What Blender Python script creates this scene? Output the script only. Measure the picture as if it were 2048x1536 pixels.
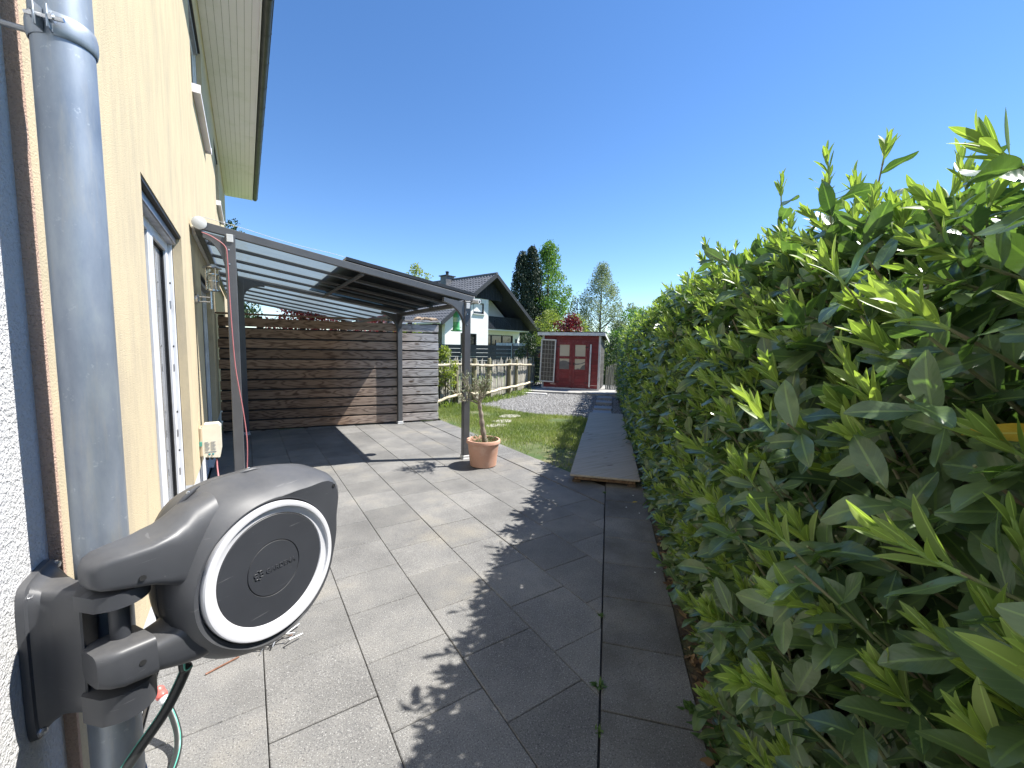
import bpy, bmesh, math, random
import numpy as np
from mathutils import Vector, Matrix, noise

for o in list(bpy.data.objects): bpy.data.objects.remove(o)
SC = bpy.context.scene
COL = SC.collection
R = math.radians
random.seed(7); RNG = np.random.default_rng(7)

# ------------------------------------------------------------------ camera
CAM_H = 1.49
yaw, pitch, roll = R(33.16), R(-5.30), R(1.10)
fw = Vector((math.sin(yaw)*math.cos(pitch), math.cos(yaw)*math.cos(pitch), math.sin(pitch)))
rt = Vector((math.cos(yaw), -math.sin(yaw), 0)); up_ = rt.cross(fw)
r2 = rt*math.cos(roll)+up_*math.sin(roll); u2 = up_*math.cos(roll)-rt*math.sin(roll)
cam = bpy.data.cameras.new('camera'); cam.sensor_width = 36; cam.lens = 14.317
cam.clip_start = 0.02; cam.clip_end = 3000
camo = bpy.data.objects.new('camera', cam); COL.objects.link(camo)
mw = Matrix((r2, u2, -fw)).transposed().to_4x4(); mw.translation = (0, 0, CAM_H)
camo.matrix_world = mw
SC.camera = camo

# ------------------------------------------------------------------ sky, sun, exposure
SUN_EL = R(56); SUN_AZ = math.atan2(.922, -.388)      # azimuth from +Y towards +X
sunv = Vector((math.sin(SUN_AZ)*math.cos(SUN_EL), math.cos(SUN_AZ)*math.cos(SUN_EL), math.sin(SUN_EL)))
W = bpy.data.worlds.new('World'); SC.world = W; W.use_nodes = True
nt = W.node_tree; nt.nodes.clear()
sky = nt.nodes.new('ShaderNodeTexSky'); sky.sky_type = 'NISHITA'; sky.sun_disc = False
sky.sun_elevation = SUN_EL; sky.sun_rotation = SUN_AZ; sky.air_density = .85; sky.dust_density = 0; sky.ozone_density = 2.6
bg = nt.nodes.new('ShaderNodeBackground'); bg.inputs['Strength'].default_value = .099
wo = nt.nodes.new('ShaderNodeOutputWorld')
hs = nt.nodes.new('ShaderNodeHueSaturation'); hs.inputs['Saturation'].default_value = 1.18; hs.inputs['Hue'].default_value = .503; hs.inputs['Value'].default_value = 1.0
nt.links.new(sky.outputs[0], hs.inputs['Color']); nt.links.new(hs.outputs[0], bg.inputs[0]); nt.links.new(bg.outputs[0], wo.inputs[0])
sl = bpy.data.lights.new('sun', 'SUN'); sl.energy = 4.3; sl.angle = R(.53); sl.color = (1, .965, .9)
so = bpy.data.objects.new('sun', sl); COL.objects.link(so)
so.rotation_euler = sunv.to_track_quat('Z', 'Y').to_euler(); so.location = (0, 0, 30)
vs = SC.view_settings; vs.view_transform = 'Standard'; vs.look = 'None'; vs.exposure = 1.24; vs.gamma = 1
vs.use_curve_mapping = False
SC.cycles.use_denoising = True
SC.cycles.max_bounces = 10; SC.cycles.transparent_max_bounces = 24

# ------------------------------------------------------------------ helpers
BASE = {}
def tag(o, label=None, cat=None, group=None, kind=None):
    if label: o['label'] = label
    if cat: o['category'] = cat
    if group: o['group'] = group
    if kind: o['kind'] = kind
    return o
def thing(name, label, cat, loc=(0, 0, 0), group=None):
    o = bpy.data.objects.new(name, None); o.empty_display_size = .1; COL.objects.link(o); o.location = loc
    BASE[o] = Vector(loc); return tag(o, label, cat, group)
def link(name, me, parent=None, loc=None):
    o = bpy.data.objects.new(name, me); COL.objects.link(o)
    b = BASE[parent] if parent else Vector((0, 0, 0))
    if parent: o.parent = parent
    w = Vector(loc) if loc is not None else b
    o.location = w-b; BASE[o] = w
    return o
class MB:
    def __init__(s): s.v = []; s.f = []; s.mi = []; s.cur = 0
    def add(s, vs, fs):
        o = len(s.v); s.v += [tuple(v) for v in vs]; s.f += [[i+o for i in f] for f in fs]; s.mi += [s.cur]*len(fs); return s
    def m(s, i): s.cur = i; return s
    def obox(s, c, ax, ay, az, hx, hy, hz, b=0):
        c, ax, ay, az = Vector(c), Vector(ax), Vector(ay), Vector(az)
        if b <= 0:
            vs = [c+ax*hx*i+ay*hy*j+az*hz*k for i in (-1, 1) for j in (-1, 1) for k in (-1, 1)]
            return s.add(vs, [(0, 1, 3, 2), (4, 6, 7, 5), (0, 4, 5, 1), (2, 3, 7, 6), (0, 2, 6, 4), (1, 5, 7, 3)])
        vs = []; ix = {}
        for i in (-1, 1):
            for j in (-1, 1):
                for k in (-1, 1):
                    ix[i, j, k] = len(vs)
                    vs += [c+ax*hx*i+ay*(hy-b)*j+az*(hz-b)*k, c+ax*(hx-b)*i+ay*hy*j+az*(hz-b)*k, c+ax*(hx-b)*i+ay*(hy-b)*j+az*hz*k]
        F = []
        for i in (-1, 1):
            q = [ix[i, -1, -1], ix[i, 1, -1], ix[i, 1, 1], ix[i, -1, 1]]; F.append(q if i > 0 else q[::-1])
            q = [ix[-1, i, -1]+1, ix[-1, i, 1]+1, ix[1, i, 1]+1, ix[1, i, -1]+1]; F.append(q if i > 0 else q[::-1])
            q = [ix[-1, -1, i]+2, ix[1, -1, i]+2, ix[1, 1, i]+2, ix[-1, 1, i]+2]; F.append(q if i > 0 else q[::-1])
        for i in (-1, 1):
            for j in (-1, 1):
                F.append([ix[i, j, -1], ix[i, j, 1], ix[i, j, 1]+1, ix[i, j, -1]+1])
                F.append([ix[i, -1, j], ix[i, 1, j], ix[i, 1, j]+2, ix[i, -1, j]+2])
                F.append([ix[-1, i, j]+1, ix[1, i, j]+1, ix[1, i, j]+2, ix[-1, i, j]+2])
        for i in (-1, 1):
            for j in (-1, 1):
                for k in (-1, 1): F.append([ix[i, j, k], ix[i, j, k]+1, ix[i, j, k]+2])
        return s.add(vs, F)
    def box(s, x0, x1, y0, y1, z0, z1, b=0):
        return s.obox(((x0+x1)/2, (y0+y1)/2, (z0+z1)/2), (1, 0, 0), (0, 1, 0), (0, 0, 1), (x1-x0)/2, (y1-y0)/2, (z1-z0)/2, b)
    def bar(s, p, q, w, h, up=(0, 0, 1), b=0):
        p, q = Vector(p), Vector(q); d = (q-p); L = d.length; d.normalize(); sd = d.cross(Vector(up)).normalized(); u = sd.cross(d)
        return s.obox((p+q)/2, d, sd, u, L/2, w/2, h/2, b)
    def tube(s, pts, r, n=8, cap=True):
        pts = [Vector(p) for p in pts]; N = len(pts)
        rs = r if isinstance(r, (list, tuple)) else [r]*N
        vs = []; fs = []; nu = None
        for i, p in enumerate(pts):
            t = (pts[min(i+1, N-1)]-pts[max(i-1, 0)])
            t = t.normalized() if t.length > 1e-9 else Vector((0, 0, 1))
            if nu is None: nu = t.orthogonal().normalized()
            nu = (nu-t*nu.dot(t)); nu = nu.normalized() if nu.length > 1e-6 else t.orthogonal().normalized()
            bi = t.cross(nu)
            for k in range(n):
                a = 2*math.pi*k/n; vs.append(p+(nu*math.cos(a)+bi*math.sin(a))*rs[i])
        for i in range(N-1):
            for k in range(n): fs.append((i*n+k, i*n+(k+1) % n, (i+1)*n+(k+1) % n, (i+1)*n+k))
        if cap: fs.append(tuple(range(n))[::-1]); fs.append(tuple(range((N-1)*n, N*n)))
        return s.add(vs, fs)
    def cyl(s, p, q, r, n=16): return s.tube([p, q], r, n)
    def prism(s, poly, o, U, V, Wd, d):
        o, U, V, Wd = Vector(o), Vector(U), Vector(V), Vector(Wd); n = len(poly)
        a = [o+U*x+V*y for x, y in poly]; b = [p+Wd*d for p in a]
        return s.add(a+b, [tuple(range(n))[::-1], tuple(range(n, 2*n))]+[(i, (i+1) % n, n+(i+1) % n, n+i) for i in range(n)])
    def loft(s, rings, closed=True, cap0=True, cap1=True):
        n = len(rings[0]); vs = [p for r_ in rings for p in r_]; fs = []
        for i in range(len(rings)-1):
            for k in range(n if closed else n-1): fs.append((i*n+k, i*n+(k+1) % n, (i+1)*n+(k+1) % n, (i+1)*n+k))
        if cap0: fs.append(tuple(range(n))[::-1])
        if cap1: fs.append(tuple(range((len(rings)-1)*n, len(rings)*n)))
        return s.add(vs, fs)
    def lathe(s, prof, o, n=24, ax=(0, 0, 1), cap0=True, cap1=True):
        o, ax = Vector(o), Vector(ax).normalized(); e = ax.orthogonal().normalized(); g = ax.cross(e)
        return s.loft([[o+ax*z+(e*math.cos(2*math.pi*k/n)+g*math.sin(2*math.pi*k/n))*r for k in range(n)] for r, z in prof], True, cap0, cap1)
    def mesh(s, name, mats, smooth=0, off=(0, 0, 0)):
        me = bpy.data.meshes.new(name); ox, oy, oz = off
        me.from_pydata([(a-ox, b-oy, c-oz) for a, b, c in s.v], [], s.f)
        mats = mats if isinstance(mats, (list, tuple)) else [mats]
        for m_ in mats: me.materials.append(m_)
        if len(mats) > 1: me.polygons.foreach_set('material_index', s.mi)
        bm = bmesh.new(); bm.from_mesh(me); bmesh.ops.recalc_face_normals(bm, faces=bm.faces); bm.to_mesh(me); bm.free()
        if smooth:
            me.shade_smooth(); me.set_sharp_from_angle(angle=R(smooth))
        me.update(); return me
    def build(s, name, mats, parent=None, smooth=0):
        off = BASE[parent] if parent else Vector((0, 0, 0))
        return link(name, s.mesh(name, mats, smooth, off), parent)

# ------------------------------------------------------------------ materials
def NT(name):
    m = bpy.data.materials.new(name); m.use_nodes = True; t = m.node_tree; t.nodes.clear()
    out = t.nodes.new('ShaderNodeOutputMaterial'); p = t.nodes.new('ShaderNodeBsdfPrincipled')
    t.links.new(p.outputs[0], out.inputs[0]); return m, t, p, out
def nd(t, typ, **k):
    n = t.nodes.new(typ)
    for a, v in k.items():
        if a.startswith('i_'):
            key = a[2:]; key = int(key) if key.isdigit() else key.replace('_', ' ')
            n.inputs[key].default_value = v
        else: setattr(n, a, v)
    return n
def coords(t, stretch=(1, 1, 1), mode='pos', rot=(0, 0, 0)):
    if mode == 'pos': g = nd(t, 'ShaderNodeNewGeometry').outputs['Position']
    elif mode == 'uv': g = nd(t, 'ShaderNodeUVMap').outputs[0]
    else: g = nd(t, 'ShaderNodeTexCoord').outputs['Object']
    mp = nd(t, 'ShaderNodeMapping'); mp.inputs['Scale'].default_value = stretch; mp.inputs['Rotation'].default_value = rot
    t.links.new(g, mp.inputs[0]); return mp.outputs[0]
def nz(t, co, scale, detail=3, rough=.55, dist=0):
    n = nd(t, 'ShaderNodeTexNoise', i_Scale=scale, i_Detail=detail, i_Roughness=rough, i_Distortion=dist); t.links.new(co, n.inputs['Vector']); return n.outputs['Fac']
def ramp(t, fac, stops):
    r_ = nd(t, 'ShaderNodeValToRGB'); e = r_.color_ramp.elements
    while len(e) < len(stops): e.new(.5)
    for x, (p, c) in zip(e, stops): x.position = p; x.color = (*c, 1) if len(c) == 3 else c
    t.links.new(fac, r_.inputs[0]); return r_.outputs[0]
def mix(t, fac, a, b, mode='MIX'):
    n = nd(t, 'ShaderNodeMix', data_type='RGBA', blend_type=mode)
    for v, i in ((fac, 0), (a, 6), (b, 7)):
        if isinstance(v, bpy.types.NodeSocket): t.links.new(v, n.inputs[i])
        elif i == 0: n.inputs[0].default_value = v
        else: n.inputs[i].default_value = (*v, 1)
    return n.outputs[2]
def math_(t, op, a, b=0.0, c=None):
    n = nd(t, 'ShaderNodeMath', operation=op)
    for i, v in enumerate((a, b) if c is None else (a, b, c)):
        if isinstance(v, bpy.types.NodeSocket): t.links.new(v, n.inputs[i])
        else: n.inputs[i].default_value = v
    return n.outputs[0]
def bumpn(t, p, h, strength=.3, dist=.01):
    b = nd(t, 'ShaderNodeBump', i_Strength=strength, i_Distance=dist); t.links.new(h, b.inputs['Height']); t.links.new(b.outputs[0], p.inputs['Normal']); return b
def orand(t): return nd(t, 'ShaderNodeObjectInfo').outputs['Random']
MATS = {}
def mat(name, c1, c2=None, rough=.6, scale=6, stretch=(1, 1, 1), bump=0, bscale=60, metal=0, spec=.5, dirt=None, rand=0, bdist=.01, lo=.35, hi=.65, rot=(0, 0, 0)):
    if name in MATS: return MATS[name]
    m, t, p, out = NT(name); c2 = c2 or tuple(x*.8 for x in c1)
    co = coords(t, stretch, rot=rot); col = ramp(t, nz(t, co, scale, 5), [(lo, c1), (hi, c2)])
    if dirt:
        col = mix(t, ramp(t, nz(t, coords(t), dirt[1], 6, .65), [(.5, (0, 0, 0)), (.75, (1, 1, 1))]), col, dirt[0])
    if rand:
        v = math_(t, 'MULTIPLY_ADD', orand(t), rand, 1-rand/2)
        h = nd(t, 'ShaderNodeHueSaturation'); t.links.new(v, h.inputs['Value']); t.links.new(col, h.inputs['Color']); col = h.outputs[0]
    t.links.new(col, p.inputs['Base Color'])
    rg = math_(t, 'MULTIPLY_ADD', nz(t, co, scale*2.3, 4), .25, rough-.125); t.links.new(rg, p.inputs['Roughness'])
    p.inputs['Metallic'].default_value = metal; p.inputs['Specular IOR Level'].default_value = spec
    if bump: bumpn(t, p, nz(t, coords(t, stretch, rot=rot), bscale, 4), bump, bdist)
    MATS[name] = m; return m
# ================================================================== GROUND
HU = Vector((.724, .690, 0)); HN = Vector((.690, -.724, 0)); ZZ = Vector((0, 0, 1))   # along the hedge / towards the hedge
def SN(s, n, z=0): return HU*s+HN*n+ZZ*z
M_ground = mat('ground_grass', (.07, .12, .03), (.12, .14, .05), .9, .6, bump=.4, bscale=8)
M_soil = mat('soil', (.05, .035, .022), (.11, .08, .05), .95, 9, bump=.9, bscale=45, bdist=.02, dirt=((.045, .075, .02), 5))
M_joint = mat('joint_sand', (.028, .027, .025), (.055, .05, .045), .95, 30, bump=.5, bscale=200)
def sheet(name, poly, z, m, kind='structure', label=None, cat=None):
    b = MB(); b.add([(x, y, z) for x, y in poly], [tuple(range(len(poly)))])
    o = b.build(name, m); tag(o, label, cat, None, kind); return o
b = MB(); N = 64
b.add([(0, 0, -.06)]+[(900*math.cos(2*math.pi*k/N), 900*math.sin(2*math.pi*k/N), -.06) for k in range(N)], [(0, k+1, (k+1) % N+1) for k in range(N)])
tag(b.build('ground', M_ground), kind='structure')

def slab_mat(name, strip=False):
    m, t, p, out = NT(name); co = coords(t)
    base = ramp(t, nz(t, co, 2.2, 5, .6), [(.28, (.105, .103, .100)), (.5, (.150, .147, .141)), (.72, (.205, .197, .182))])
    base = mix(t, ramp(t, nz(t, co, 1.1, 4, .6), [(.55, (0, 0, 0)), (.8, (.5, .5, .5))]), base, (.215, .185, .125))          # yellowish wear
    base = mix(t, ramp(t, nz(t, co, 3.6, 6, .7), [(.54, (0, 0, 0)), (.80, (.5, .5, .5))]), base, (.085, .086, .09))     # bluish damp patches
    sp = nz(t, co, 150, 3, .75); base = mix(t, ramp(t, sp, [(.34, (.85, .85, .85)), (.47, (0, 0, 0))]), base, (.035, .035, .04))
    sp2 = nz(t, co, 170, 3, .7); base = mix(t, ramp(t, sp2, [(.56, (0, 0, 0)), (.68, (.9, .9, .9))]), base, (.33, .325, .315))
    if strip: base = mix(t, ramp(t, nz(t, co, 2.5, 5, .65), [(.42, (0, 0, 0)), (.7, (.7, .7, .7))]), base, (.075, .07, .058))
    v = math_(t, 'MULTIPLY_ADD', orand(t), .26, .87); h = nd(t, 'ShaderNodeHueSaturation'); t.links.new(v, h.inputs['Value']); t.links.new(base, h.inputs['Color'])
    t.links.new(h.outputs[0], p.inputs['Base Color']); p.inputs['Roughness'].default_value = .82; p.inputs['Specular IOR Level'].default_value = .3
    bumpn(t, p, nz(t, co, 170, 3, .7), .6, .005)
    return m
M_slab = slab_mat('concrete_slab'); M_strip = slab_mat('concrete_slab_strip', True)
terr = sheet('terrace', [(-.40, -1.3), (1.3, -1.3), (3.9, 1.5), (6.0, 4.9), (3.2, 5.2), (3.2, 7.6), (-.40, 8.1)], -.022, M_joint)
FENCE_A, FENCE_B = Vector((-.36, 7.96, 0)), Vector((3.13, 7.44, 0))
def fence_y(x): return FENCE_A.y+(FENCE_B.y-FENCE_A.y)*(x-FENCE_A.x)/(FENCE_B.x-FENCE_A.x)
def clip(poly, f):
    out = []
    for i, p in enumerate(poly):
        q = poly[(i+1) % len(poly)]; a, c = f(p), f(q)
        if a <= 0: out.append(p)
        if a*c < 0: k = a/(a-c); out.append((p[0]+(q[0]-p[0])*k, p[1]+(q[1]-p[1])*k))
    return out
G = .0017
full = MB().obox((0, 0, -.02), (1, 0, 0), (0, 1, 0), (0, 0, 1), .2-G, .2-G, .02, .003).mesh('slab', M_slab)
rs = random.Random(3)
def poly_slab(poly, parent, m, name='slab'):
    cx = sum(p[0] for p in poly)/len(poly); cy = sum(p[1] for p in poly)/len(poly)
    def ins(d): return [(cx+(x-cx)*(1-d/max(.05, math.hypot(x-cx, y-cy))), cy+(y-cy)*(1-d/max(.05, math.hypot(x-cx, y-cy)))) for x, y in poly]
    r0, r1 = ins(.002), ins(.005); dz = rs.uniform(-.0012, .0012)
    b = MB(); b.loft([[Vector((x-cx, y-cy, -.04)) for x, y in r0], [Vector((x-cx, y-cy, -.003)) for x, y in r0], [Vector((x-cx, y-cy, 0)) for x, y in r1]])
    o = link(name, b.mesh(name, m), parent, (cx, cy, dz)); return o
for k in range(-1, 8):
    x0 = .019+.4*k; x1 = x0+.4
    if k == 7: x0 += .012; x1 = 3.205
    y0 = .04 if k % 2 == 0 else .24
    j = -4
    while True:
        ya = y0+.4*j; yb = ya+.4; j += 1
        if (ya+yb)/2 > fence_y((x0+x1)/2)+.12: break
        if ya < -1.25: continue
        po = [(x0, ya), (x1, ya), (x1, yb), (x0, yb)]
        f = lambda p: .690*p[0]-.724*p[1]-.020
        if max(f(p) for p in po) > 0:
            po = clip(po, f)
            if len(po) < 3: continue
            a = abs(sum(po[i][0]*po[(i+1) % len(po)][1]-po[(i+1) % len(po)][0]*po[i][1] for i in range(len(po))))/2
            if a < .003: continue
            poly_slab(po, terr, M_slab)
        elif k == 7: poly_slab(po, terr, M_slab)
        else:
            o = link('slab', full, terr, ((x0+x1)/2, (ya+yb)/2, rs.uniform(-.0015, .0015)))
            o.rotation_euler = (rs.uniform(-.002, .002), rs.uniform(-.002, .002), rs.uniform(-.003, .003))
s_ = -1.2
while s_ < 5.0:
    q = [SN(s_+.002, .027), SN(s_+.002, .418+rs.uniform(-.004, .004)), SN(s_+.398, .418+rs.uniform(-.004, .004)), SN(s_+.398, .027)]
    poly_slab([(v.x, v.y) for v in q], terr, M_strip); s_ += .4

sheet('hedge_bed', [tuple(SN(s, n)[:2]) for s, n in ((-1.5, .415), (-1.5, 1.7), (14.5, 1.9), (14.5, .30), (9, .36))], -.012, M_soil)
LAWN = [(3.215, 3.35), (3.9, 3.9), (5.85, 6.0), (6.02, 6.42), (5.36, 7.2), (5.02, 8.2), (4.7, 9.05), (3.9, 9.1), (3.35, 8.2), (3.2, 7.4)]
M_lawn = mat('lawn_soil', (.045, .08, .02), (.10, .11, .045), .95, 3.2, bump=.6, bscale=60, dirt=((.24, .19, .12), 1.4))
sheet('lawn', LAWN, -.006, M_lawn)
GRAV = [(5.36, 7.2), (6.02, 6.42), (5.85, 6.0)]+[tuple(SN(s, n)[:2]) for s, n in ((8.2, -.30), (8.2, .36), (13.2, .30), (13.2, -2.9))]+[(6.6, 10.3), (4.9, 9.3), (4.7, 9.05), (5.02, 8.2)]
M_gravbase = mat('gravel_bed', (.10, .098, .095), (.19, .185, .18), .9, 60, bump=.8, bscale=140, bdist=.02)
sheet('gravel_bed', GRAV, -.004, M_gravbase)
M_conc = mat('pale_concrete', (.26, .255, .24), (.33, .32, .30), .85, 5, bump=.3, bscale=150, dirt=((.2, .19, .17), 4))
b = MB(); q = [SN(12.95, -2.75), SN(12.95, .32), SN(16.2, .32), SN(16.2, -2.75)]
b.prism([(v.x, v.y) for v in q], (0, 0, -.02), (1, 0, 0), (0, 1, 0), (0, 0, 1), .08); tag(b.build('shed_base', M_conc), kind='structure')

# ================================================================== OWN HOUSE
XW = -.385
def stucco(name, c1, c2, grain=220, bump=.6, streak=None, dist=.006):
    m, t, p, out = NT(name); co = coords(t)
    col = ramp(t, nz(t, co, 1.3, 5, .6), [(.3, c1), (.7, c2)])
    if streak:
        col = mix(t, ramp(t, nz(t, coords(t, (2.2, 4, .8)), 2.0, 7, .72), [(.43, (0, 0, 0)), (.72, (.8, .8, .8))]), col, streak)
    sp = nz(t, co, grain*1.2, 2); col = mix(t, ramp(t, sp, [(.3, (.5, .5, .5)), (.45, (0, 0, 0))]), col, tuple(x*.72 for x in c2))
    t.links.new(col, p.inputs['Base Color']); p.inputs['Roughness'].default_value = .92; p.inputs['Specular IOR Level'].default_value = .2
    bumpn(t, p, nz(t, co, grain, 3, .6), bump, dist); return m
M_cream = stucco('cream_render', (.505, .425, .28), (.465, .39, .262), 190, .5, (.335, .285, .215), .007)
M_white = stucco('white_roughcast', (.55, .55, .55), (.50, .50, .50), 120, 1.0, None, .012)
M_bead = stucco('reddish_brown_render_edge', (.58, .42, .33), (.46, .31, .23), 170, 1.0, None, .012)
M_plinth = stucco('pale_grey_plinth', (.55, .56, .57), (.47, .48, .5), 200, .5)
M_upvc = mat('white_upvc', (.72, .73, .75), (.66, .67, .69), .35, 8, dirt=((.5, .5, .5), 3))
M_soffit = mat('white_soffit', (.95, .92, 1.0), (.93, .90, .98), .5, 2.5, (6, .6, 1), dirt=((.80, .80, .81), 1.6))
M_anth = mat('anthracite_metal', (.035, .038, .042), (.05, .052, .057), .38, 7, metal=.3)
M_gutter = mat('dark_gutter', (.028, .030, .035), (.045, .047, .05), .45, 5)
M_tile = mat('dark_roof_tile', (.025, .026, .03), (.05, .05, .055), .5, 6, bump=.3, bscale=40)
M_glass = mat('window_glass', (.012, .014, .017), (.02, .022, .026), .06, 2, spec=.8)
M_seal = mat('black_rubber', (.012, .012, .013), (.02, .02, .02), .6, 20)
M_steel = mat('brushed_steel', (.55, .55, .55), (.45, .45, .46), .3, 20, metal=1)
M_zincdark = mat('grey_metal_part', (.3, .3, .31), (.22, .22, .23), .4, 15, metal=.7)

house = thing('house', 'cream rendered house with white eaves along the left of the terrace', 'house', (-3, 8, 0))
OPEN = [(2.62, 4.065, .08, 2.27), (5.62, 7.22, .08, 2.22), (5.75, 7.4, 4.17, 5.42), (10.05, 11.6, 4.17, 5.42)]
def wall_cells(b, x0, x1, ys, zs, opens):
    ys = sorted(set(ys+[o[0] for o in opens]+[o[1] for o in opens])); zlo, zhi = min(zs), max(zs); zs = sorted(z for z in set(zs+[o[2] for o in opens]+[o[3] for o in opens]) if zlo <= z <= zhi)
    def hole(a, c, d, e): return any(o[0] <= (a+c)/2 <= o[1] and o[2] <= (d+e)/2 <= o[3] for o in opens)
    H = {}
    for i in range(len(ys)-1):
        for k in range(len(zs)-1): H[i, k] = hole(ys[i], ys[i+1], zs[k], zs[k+1])
    S = lambda i, k: not H.get((i, k), True)
    for (i, k), h in H.items():
        if h: continue
        a, c, d, e = ys[i], ys[i+1], zs[k], zs[k+1]
        b.add([(x1, a, d), (x1, c, d), (x1, c, e), (x1, a, e)], [(0, 1, 2, 3)]); b.add([(x0, a, d), (x0, c, d), (x0, c, e), (x0, a, e)], [(0, 3, 2, 1)])
        if not S(i-1, k): b.add([(x0, a, d), (x1, a, d), (x1, a, e), (x0, a, e)], [(0, 1, 2, 3)])
        if not S(i+1, k): b.add([(x0, c, d), (x1, c, d), (x1, c, e), (x0, c, e)], [(0, 3, 2, 1)])
        if not S(i, k-1): b.add([(x0, a, d), (x1, a, d), (x1, c, d), (x0, c, d)], [(0, 3, 2, 1)])
        if not S(i, k+1): b.add([(x0, a, e), (x1, a, e), (x1, c, e), (x0, c, e)], [(0, 1, 2, 3)])
b = MB(); wall_cells(b, -.72, XW, [1.372, 15.75], [.33, 6.05], OPEN)
me_w = b.build('wall', M_cream, house)
b = MB(); wall_cells(b, -.72, XW-.012, [1.372, 15.75], [0, .33], OPEN); b.build('plinth', M_plinth, house)
MB().box(-.412, XW+.002, 1.356, 1.3719, 0, 6.04).build('rendered_edge', M_bead, house)
# body and roof of the house behind the facade
MB().box(-8, -.722, 1.372, 15.75, 0, 6.0).build('house_body', M_cream, house)
b = MB(); b.prism([(.36, 6.10), (.36, 6.18), (-4.2, 9.0), (-8.7, 6.18), (-8.7, 6.10), (-4.2, 8.9)], (0, 1.0, 0), (1, 0, 0), (0, 0, 1), (0, 1, 0), 14.98); b.build('roof', M_tile, house)
MB().box(.3165, .338, 1.0, 15.98, 5.965, 6.10).build('fascia', M_soffit, house)
w_ = (.3165-XW)/8
for i in range(8):
    for (ya, yb) in ((1.0, 11.18), (11.19, 15.98)):
        MB().obox((XW+w_*(i+.5), (ya+yb)/2, 6.0), (1, 0, 0), (0, 1, 0), (0, 0, 1), w_/2-.0015, (yb-ya)/2, .006, .003).build('soffit_board', M_soffit, house)
MB().box(XW, .31, 1.0, 15.97, 6.0065, 6.03).build('soffit_backing', M_seal, house)
# gutter: half round with a bead, brackets
gx, gz, gr = .405, 6.035, .064
def gring(r, y): return [Vector((gx+r*math.cos(a), y, gz+r*math.sin(a))) for a in [math.pi+math.pi*k/12 for k in range(13)]]
b = MB(); outer = [gring(gr, y) for y in (1.0, 15.95)]; inner = [gring(gr-.004, y) for y in (1.0, 15.95)]
b.loft(outer, False, False, False); b.loft(inner, False, False, False)
b.tube([(gx+gr+.004, 1.0, gz+.004), (gx+gr+.004, 15.95, gz+.004)], .008, 8)
b.add(gring(gr, 15.95), [tuple(range(13))]); b.build('gutter', M_gutter, house, 40)
for k in range(20):
    y = 1.35+k*.76; bb = MB()
    bb.loft([gring(gr+.004, y), gring(gr+.004, y+.035)], False, False, False); bb.loft([gring(gr+.0005, y), gring(gr+.0005, y+.035)], False, False, False)
    bb.tube([(gx+gr+.004, y, gz+.004), (gx+gr+.004, y+.035, gz+.004)], .0115, 8); bb.build('gutter_bracket', M_gutter, house, 40)

def frame_rect(b, x0, x1, ya, yb, za, zb, w):
    b.box(x0, x1, ya, ya+w, za, zb, .004); b.box(x0, x1, yb-w, yb, za, zb, .004)
    b.box(x0, x1, ya+w, yb-w, za, za+w, .004); b.box(x0, x1, ya+w, yb-w, zb-w, zb, .004)
def window(op, kind):
    ya, yb, za, zb = op; xo = XW-.09
    b = MB(); frame_rect(b, xo-.07, xo, ya+.004, yb-.004, za+.004, zb-.004, .055); w = b.build(kind, M_upvc, house)
    mid = (ya+yb)/2
    for (p, q) in ((ya+.05, mid+.0), (mid+.002, yb-.05)):
        b = MB(); frame_rect(b, xo-.055, xo+.012, p+.004, q-.004, za+.06, zb-.06, .075); f = b.build('sash', M_upvc, w)
        MB().box(xo-.04, xo-.016, p+.07, q-.07, za+.13, zb-.13).build('pane', M_glass, w)
        b = MB(); frame_rect(b, xo-.018, xo-.004, p+.078, q-.078, za+.134, zb-.134, .006); b.build('gasket', M_seal, w)
    # roller shutter guides and bottom rail
    for y in (ya+.022, yb-.022):
        MB().box(xo+.001, xo+.034, y-.02, y+.02, za+.01, zb-.005, .004).build('shutter_guide', M_upvc, w)
        MB().box(xo+.0335, xo+.0365, y-.006, y+.006, za+.02, zb-.08).build('guide_slot', M_seal, w)
    MB().box(xo-.004, xo+.06, ya+.044, yb-.044, zb-.075, zb-.02, .006).build('shutter_rail', M_zincdark, w)
    MB().box(xo-.05, xo+.085, ya+.003, yb-.003, zb-.0195, zb-.001).build('shutter_slot', M_seal, w)
    return w
d1 = window(OPEN[0], 'patio_door'); window(OPEN[1], 'patio_door'); w1 = window(OPEN[2], 'window'); w2 = window(OPEN[3], 'window')
for z in (.45, .75, 1.25, 1.72):                                       # hinge blocks and screws on the far jamb of the near door
    MB().box(XW-.083, XW-.07, 3.955, 3.982, z, z+.06, .004).build('hinge', M_zincdark, d1)
    MB().cyl((XW-.076, 3.99, z+.19), (XW-.068, 3.99, z+.19), .008, 10).build('screw_cap', M_seal, d1)
for op in OPEN[2:]:
    b = MB(); b.prism([(XW-.08, op[2]+.002), (XW+.075, op[2]-.022), (XW+.075, op[2]-.055), (XW+.069, op[2]-.055), (XW+.069, op[2]-.03), (XW-.08, op[2]-.006)], (0, op[0]-.03, 0), (1, 0, 0), (0, 0, 1), (0, 1, 0), op[1]-op[0]+.06)
    b.box(XW+.0005, XW+.077, op[0]-.034, op[0]-.024, op[2]-.056, op[2]+.03); b.box(XW+.0005, XW+.077, op[1]+.024, op[1]+.034, op[2]-.056, op[2]+.03)
    b.build('window_sill', M_soffit, house)
for op in OPEN[:2]: MB().box(XW-.1, XW+.035, op[0]+.003, op[1]-.003, .05, .0795, .006).build('threshold', M_upvc, house)
MB().box(XW+.001, XW+.032, 4.9, 7.7, 2.47, 2.55, .004).build('wall_batten', M_upvc, house)

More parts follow.
